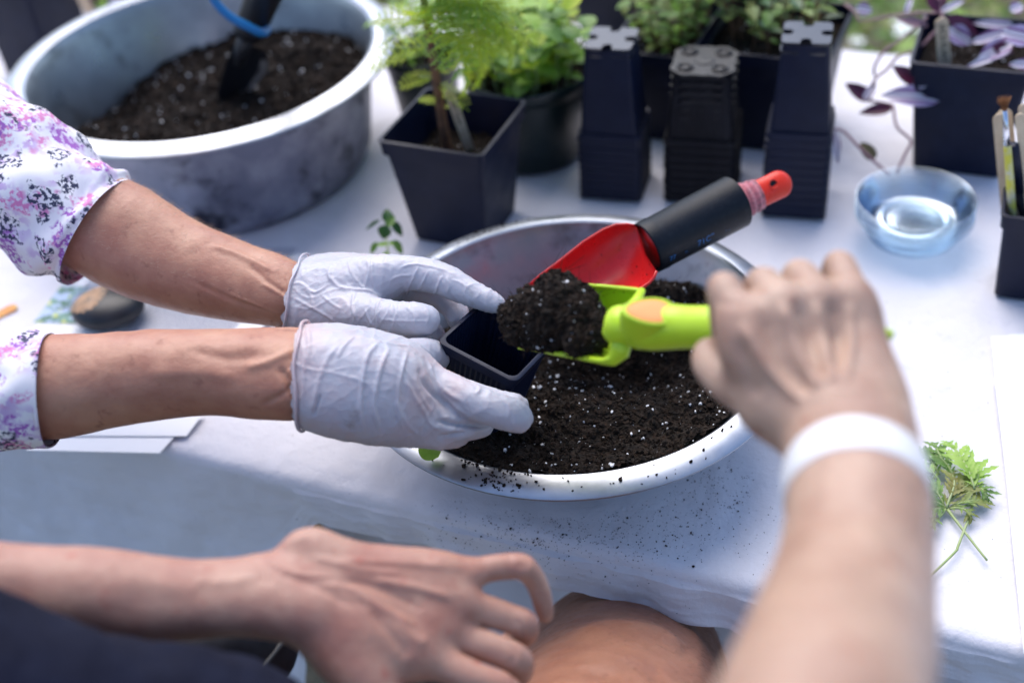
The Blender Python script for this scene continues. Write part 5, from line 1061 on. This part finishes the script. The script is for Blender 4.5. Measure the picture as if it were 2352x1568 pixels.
for P in ([(1704, 742, .812, 50), (1678, 695, .822, 41), (1662, 662, .832, 36), (1660, 690, .862, 34), (1668, 760, .90, 32), (1672, 815, .90, 27)],
          [(1792, 702, .812, 48), (1765, 665, .826, 41), (1748, 655, .84, 38), (1742, 690, .87, 36), (1745, 760, .90, 32), (1750, 810, .90, 28)],
          [(1872, 698, .818, 47), (1848, 650, .835, 40), (1832, 636, .85, 36), (1826, 680, .875, 34), (1828, 750, .90, 30), (1830, 800, .895, 26)],
          [(1950, 690, .828, 45), (1940, 640, .845, 38), (1925, 610, .86, 33), (1912, 660, .88, 30), (1905, 740, .895, 27), (1905, 790, .885, 24)]): HC.chain(fg, P, 4)
thg = HC.group(.006, .014); HC.chain(thg, [(1830, 960, .80, 66), (1752, 918, .812, 52), (1690, 885, .83, 44), (1650, 855, .85, 38), (1632, 830, .865, 34), (1630, 808, .872, 27)], 4); HC.mesh()
for P, w_, h_ in (([(1700, 740), (1760, 840), (1850, 930)], .0035, .0034), ([(1792, 690), (1830, 800), (1885, 900)], .0035, .0040), ([(1872, 685), (1890, 780), (1915, 890)], .003, .0036), ([(1950, 690), (1955, 780), (1940, 880)], .003, .0032), ([(1745, 705), (1800, 830), (1860, 900)], .0060, -.0038), ([(1832, 680), (1862, 790), (1895, 870)], .0055, -.0040), ([(1912, 680), (1925, 780), (1930, 860)], .0050, -.0036), ([(1640, 690), (1690, 700), (1730, 690)], .002, -.001), ([(1840, 905), (1930, 880), (2030, 890)], .0016, -.0009), ([(1850, 935), (1940, 905), (2040, 915)], .0016, -.0009), ([(1690, 770), (1720, 850), (1740, 920)], .005, -.0018)): HC.ridge(P, w_, h_)
HC.noise_disp(lambda v: .0006*noise.noise(v*50)); HC.finish(2); put('arm', HC.V, HC.F, M['skinC'], pc2)
# wristband: wraps the wrist
c1, c2 = dep(1960, 1092, .747), dep(1968, 1170, .72); bd_ = (c2-c1)/np.linalg.norm(c2-c1); rings_ = []
e1 = np.cross(bd_, F0); e1 /= np.linalg.norm(e1); e2 = np.cross(e1, bd_); V = HC.V
for k, (off_, ex_) in enumerate(((-.0035, -.0004), (-.003, .0008), (-.001, .0011), (.012, .0012), (.025, .0011), (.0275, .0008), (.028, -.0004))):
    cc0 = c1+bd_*off_; sel = V[(np.abs((V-cc0)@bd_) < .003) & (np.linalg.norm(V-cc0, axis=1) < .09)]; cc = sel.mean(0); a = np.arctan2((sel-cc)@e2, (sel-cc)@e1); rr = np.linalg.norm((sel-cc)-np.outer((sel-cc)@bd_, bd_), axis=1); row = []
    for j in range(60):
        q = -PI+2*PI*j/60; w_ = np.abs((a-q+PI) % (2*PI)-PI) < .12; row.append((rr[w_].max() if w_.any() else rr.mean()))
    row = np.array(row); row = (row+np.roll(row, 1)+np.roll(row, -1)+np.roll(row, 2)+np.roll(row, -2))/5; cc = cc-bd_*((cc-cc0)@bd_)
    rings_.append([cc+(e1*math.cos(-PI+2*PI*j/60)+e2*math.sin(-PI+2*PI*j/60))*(row[j]+ex_) for j in range(60)])
MB().rings(rings_).build('wristband', M['band'], pc2)
# person in the left foreground ----------------------------
pb = empty('person', dep(600, 1400, .92), 'person in dark navy clothes at lower left with a bare relaxed hand above the lap', 'person')
HB = Body(.0018); palm = HB.group(.014, .009)
HB.chain(palm, [(-160, 1330, .84, 90), (0, 1350, .86, 88), (200, 1362, .87, 90), (330, 1372, .88, 80), (450, 1372, .89, 68), (560, 1365, .90, 66), (640, 1360, .905, 72), (720, 1368, .91, 80)], 3)
HB.chain(palm, [(300, 1400, .87, 56), (450, 1395, .88, 46), (620, 1395, .89, 48), (720, 1410, .89, 56)], 3)
HB.chain(palm, [(680, 1268, .915, 30), (715, 1258, .915, 31), (770, 1282, .92, 32)], 2)
for P in ([(720, 1310, .915, 62), (830, 1320, .925, 56), (950, 1318, .935, 46), (1066, 1322, .945, 36)], [(730, 1360, .91, 70), (850, 1375, .92, 62), (960, 1378, .93, 50), (1052, 1388, .935, 42)], [(740, 1390, .91, 76), (850, 1420, .915, 66), (940, 1440, .92, 54), (1010, 1450, .925, 44)], [(740, 1410, .90, 70), (830, 1460, .90, 62), (910, 1490, .905, 52), (960, 1500, .91, 46)]): HB.chain(palm, P, 3)
HB.chain(palm, [(740, 1430, .90, 60), (800, 1500, .895, 54), (850, 1560, .89, 48)], 2)
fg = HB.group(.0025, .007)
for P in ([(1066, 1320, .945, 35), (1120, 1306, .95, 29), (1170, 1300, .955, 28), (1205, 1304, .955, 27), (1230, 1335, .965, 23), (1243, 1365, .97, 22), (1250, 1395, .975, 20), (1254, 1415, .98, 15)],
          [(1050, 1388, .935, 41), (1110, 1400, .94, 34), (1165, 1418, .945, 32), (1205, 1435, .95, 32), (1200, 1462, .985, 27), (1170, 1475, 1.0, 24)],
          [(1008, 1450, .925, 43), (1075, 1470, .93, 36), (1140, 1492, .93, 34), (1190, 1515, .935, 33), (1190, 1550, .97, 27), (1160, 1560, .985, 24)],
          [(955, 1498, .91, 46), (1030, 1530, .91, 38), (1100, 1560, .91, 36), (1165, 1590, .915, 34), (1180, 1640, .94, 28), (1160, 1670, .95, 24)]): HB.chain(fg, P, 3)
thg = HB.group(.006, .014); HB.chain(thg, [(770, 1470, .895, 58), (830, 1555, .885, 46), (885, 1640, .88, 40), (935, 1710, .88, 36), (975, 1750, .88, 28)], 3); HB.mesh()
zb_ = lambda x, y: (x*.5664, 1102.5+y*.5664)
for P, w_, h_ in (([(1400, 430), (1550, 520), (1700, 600)], .0035, .0024), ([(1500, 400), (1700, 440), (1840, 480)], .003, .0020), ([(1350, 330), (1550, 330), (1850, 350)], .003, .0012), ([(1380, 400), (1550, 440), (1720, 530)], .0035, -.0022), ([(1600, 560), (1680, 640), (1740, 660)], .004, .0018), ([(1500, 520), (1600, 640), (1660, 720)], .004, -.0022), ([(780, 400), (900, 415), (1040, 385)], .005, .0012), ([(480, 380), (650, 420), (820, 440)], .007, .0010), ([(1080, 280), (1180, 250), (1250, 220)], .005, .0012), ([(1150, 380), (1300, 440), (1450, 520)], .003, -.0012), ([(1100, 330), (1200, 380), (1350, 390)], .002, .0012), ([(2105, 300), (2120, 330), (2110, 360)], .0016, -.0012), ([(2125, 300), (2140, 330), (2130, 365)], .0014, -.0010), ([(2090, 560), (2120, 600), (2110, 640)], .0016, -.0012), ([(2050, 650), (2090, 700), (2075, 750)], .0018, -.0012), ([(1000, 300), (1060, 360), (1060, 430)], .0018, -.0010), ([(1030, 290), (1090, 350), (1095, 430)], .0018, -.0010), ([(1250, 300), (1450, 360), (1640, 380)], .0022, .0012), ([(1300, 420), (1480, 450), (1600, 520)], .0020, .0012)): HB.ridge([zb_(*q) for q in P], w_, h_)
HB.noise_disp(lambda v: .0007*noise.noise(v*50)); HB.finish(2); put('arm', HB.V, HB.F, M['skinB'], pb)
# navy garment low in the corner, and dark bag
def blob(name, L, k, h_, m, parent, nz_=None, relax=2):
    B = Body(h_); g = B.group(k, k)
    for P in L: B.chain(g, P, 3 if len(P) > 2 else 1)
    B.mesh()
    if nz_: B.noise_disp(nz_)
    B.finish(relax); return put(name, B.V, B.F, m, parent)
blob('shirt', [[(-300, 1650, .74, 190), (-60, 1690, .76, 185), (200, 1740, .78, 180), (420, 1820, .80, 190), (560, 1860, .82, 170)], [(-200, 1500, .76, 60), (-60, 1560, .77, 80), (120, 1670, .78, 100)], [(350, 1700, .80, 110), (520, 1745, .82, 115), (620, 1810, .84, 120)]], .05, .005, M['navy'], pb, lambda v: .004*noise.fractal(v*22, 1, 2, 3))
bg = empty('shoulder_bag', dep(560, 1500, 1.05), 'black bag with a rounded flap partly hidden under the foreground forearm', 'bag')
B = Body(.004); g = B.group(.012, .01)
for P in ([(330, 1530, 1.02, 70), (450, 1510, 1.04, 72), (560, 1490, 1.06, 66), (628, 1470, 1.08, 44)], [(380, 1600, 1.02, 80), (500, 1580, 1.04, 70), (600, 1530, 1.07, 50), (650, 1490, 1.09, 28)], [(300, 1680, 1.02, 90), (420, 1690, 1.03, 80)]): B.chain(g, P, 3)
B.mesh(); B.finish(2); put('bag_body', B.V, B.F, M['black2'], bg)
MB().tube([dep(672, 1440, 1.08), dep(640, 1480, 1.055), dep(600, 1530, 1.04), dep(560, 1580, 1.02)], .004, 8, flat=.5).build('strap', M['toolblack'], bg)
dk = empty('dark_pouch', dep(1010, 1560, 1.05), 'dark pouch low down beneath the foreground fingers', 'pouch')
B = Body(.004); g = B.group(.012, .01); B.chain(g, [(960, 1580, 1.04, 34), (1010, 1600, 1.05, 46), (1080, 1640, 1.05, 60)], 3); B.mesh(); B.finish(2); put('pouch_body', B.V, B.F, M['black2'], dk)
# seated leg: knee under the cloth hem ----------------------
pk = empty('person', dep(1430, 1500, 1.25), 'seated person of whom only one tanned hairy knee shows beneath the cloth hem', 'person')
LG = Body(.003); g = LG.group(.045, .03)
LG.chain(g, [(1330, 2050, .98, 300), (1368, 1850, 1.06, 255), (1396, 1720, 1.16, 222), (1420, 1630, 1.26, 196), (1434, 1572, 1.355, 196)], 4)
LG.chain(g, [(1465, 1552, 1.355, 172), (1495, 1570, 1.355, 155)], 1); LG.chain(g, [(1398, 1545, 1.355, 162), (1440, 1555, 1.355, 166)], 1)
kp = dep(1440, 1585, 1.355); LG.groups[0][0].append((kp, kp+np.array([.01, .0, -.20]), .082, .060)); LG.groups[0][0].append((kp+np.array([.01, 0, -.20]), kp+np.array([.02, .0, -.42]), .062, .042))
LG.mesh()
for P, w_, h_ in (([(1330, 1470), (1400, 1440), (1500, 1450), (1570, 1500)], .022, .006), ([(1350, 1560), (1450, 1530), (1540, 1560)], .016, -.004), ([(1590, 1440), (1600, 1500), (1590, 1560)], .012, .003)): LG.ridge(P, w_, h_)
LG.finish(16); put('leg', LG.V, LG.F, M['skinD'], pk)
hairs((LG.V, LG.F), 7000, .007, M['hairD'], pk, lambda c, n: (c[:, 2] > kp[2]-.12) & (n@F0 < .35), RX*.5-UY*.5, 4, 'leg_hair', .00006)
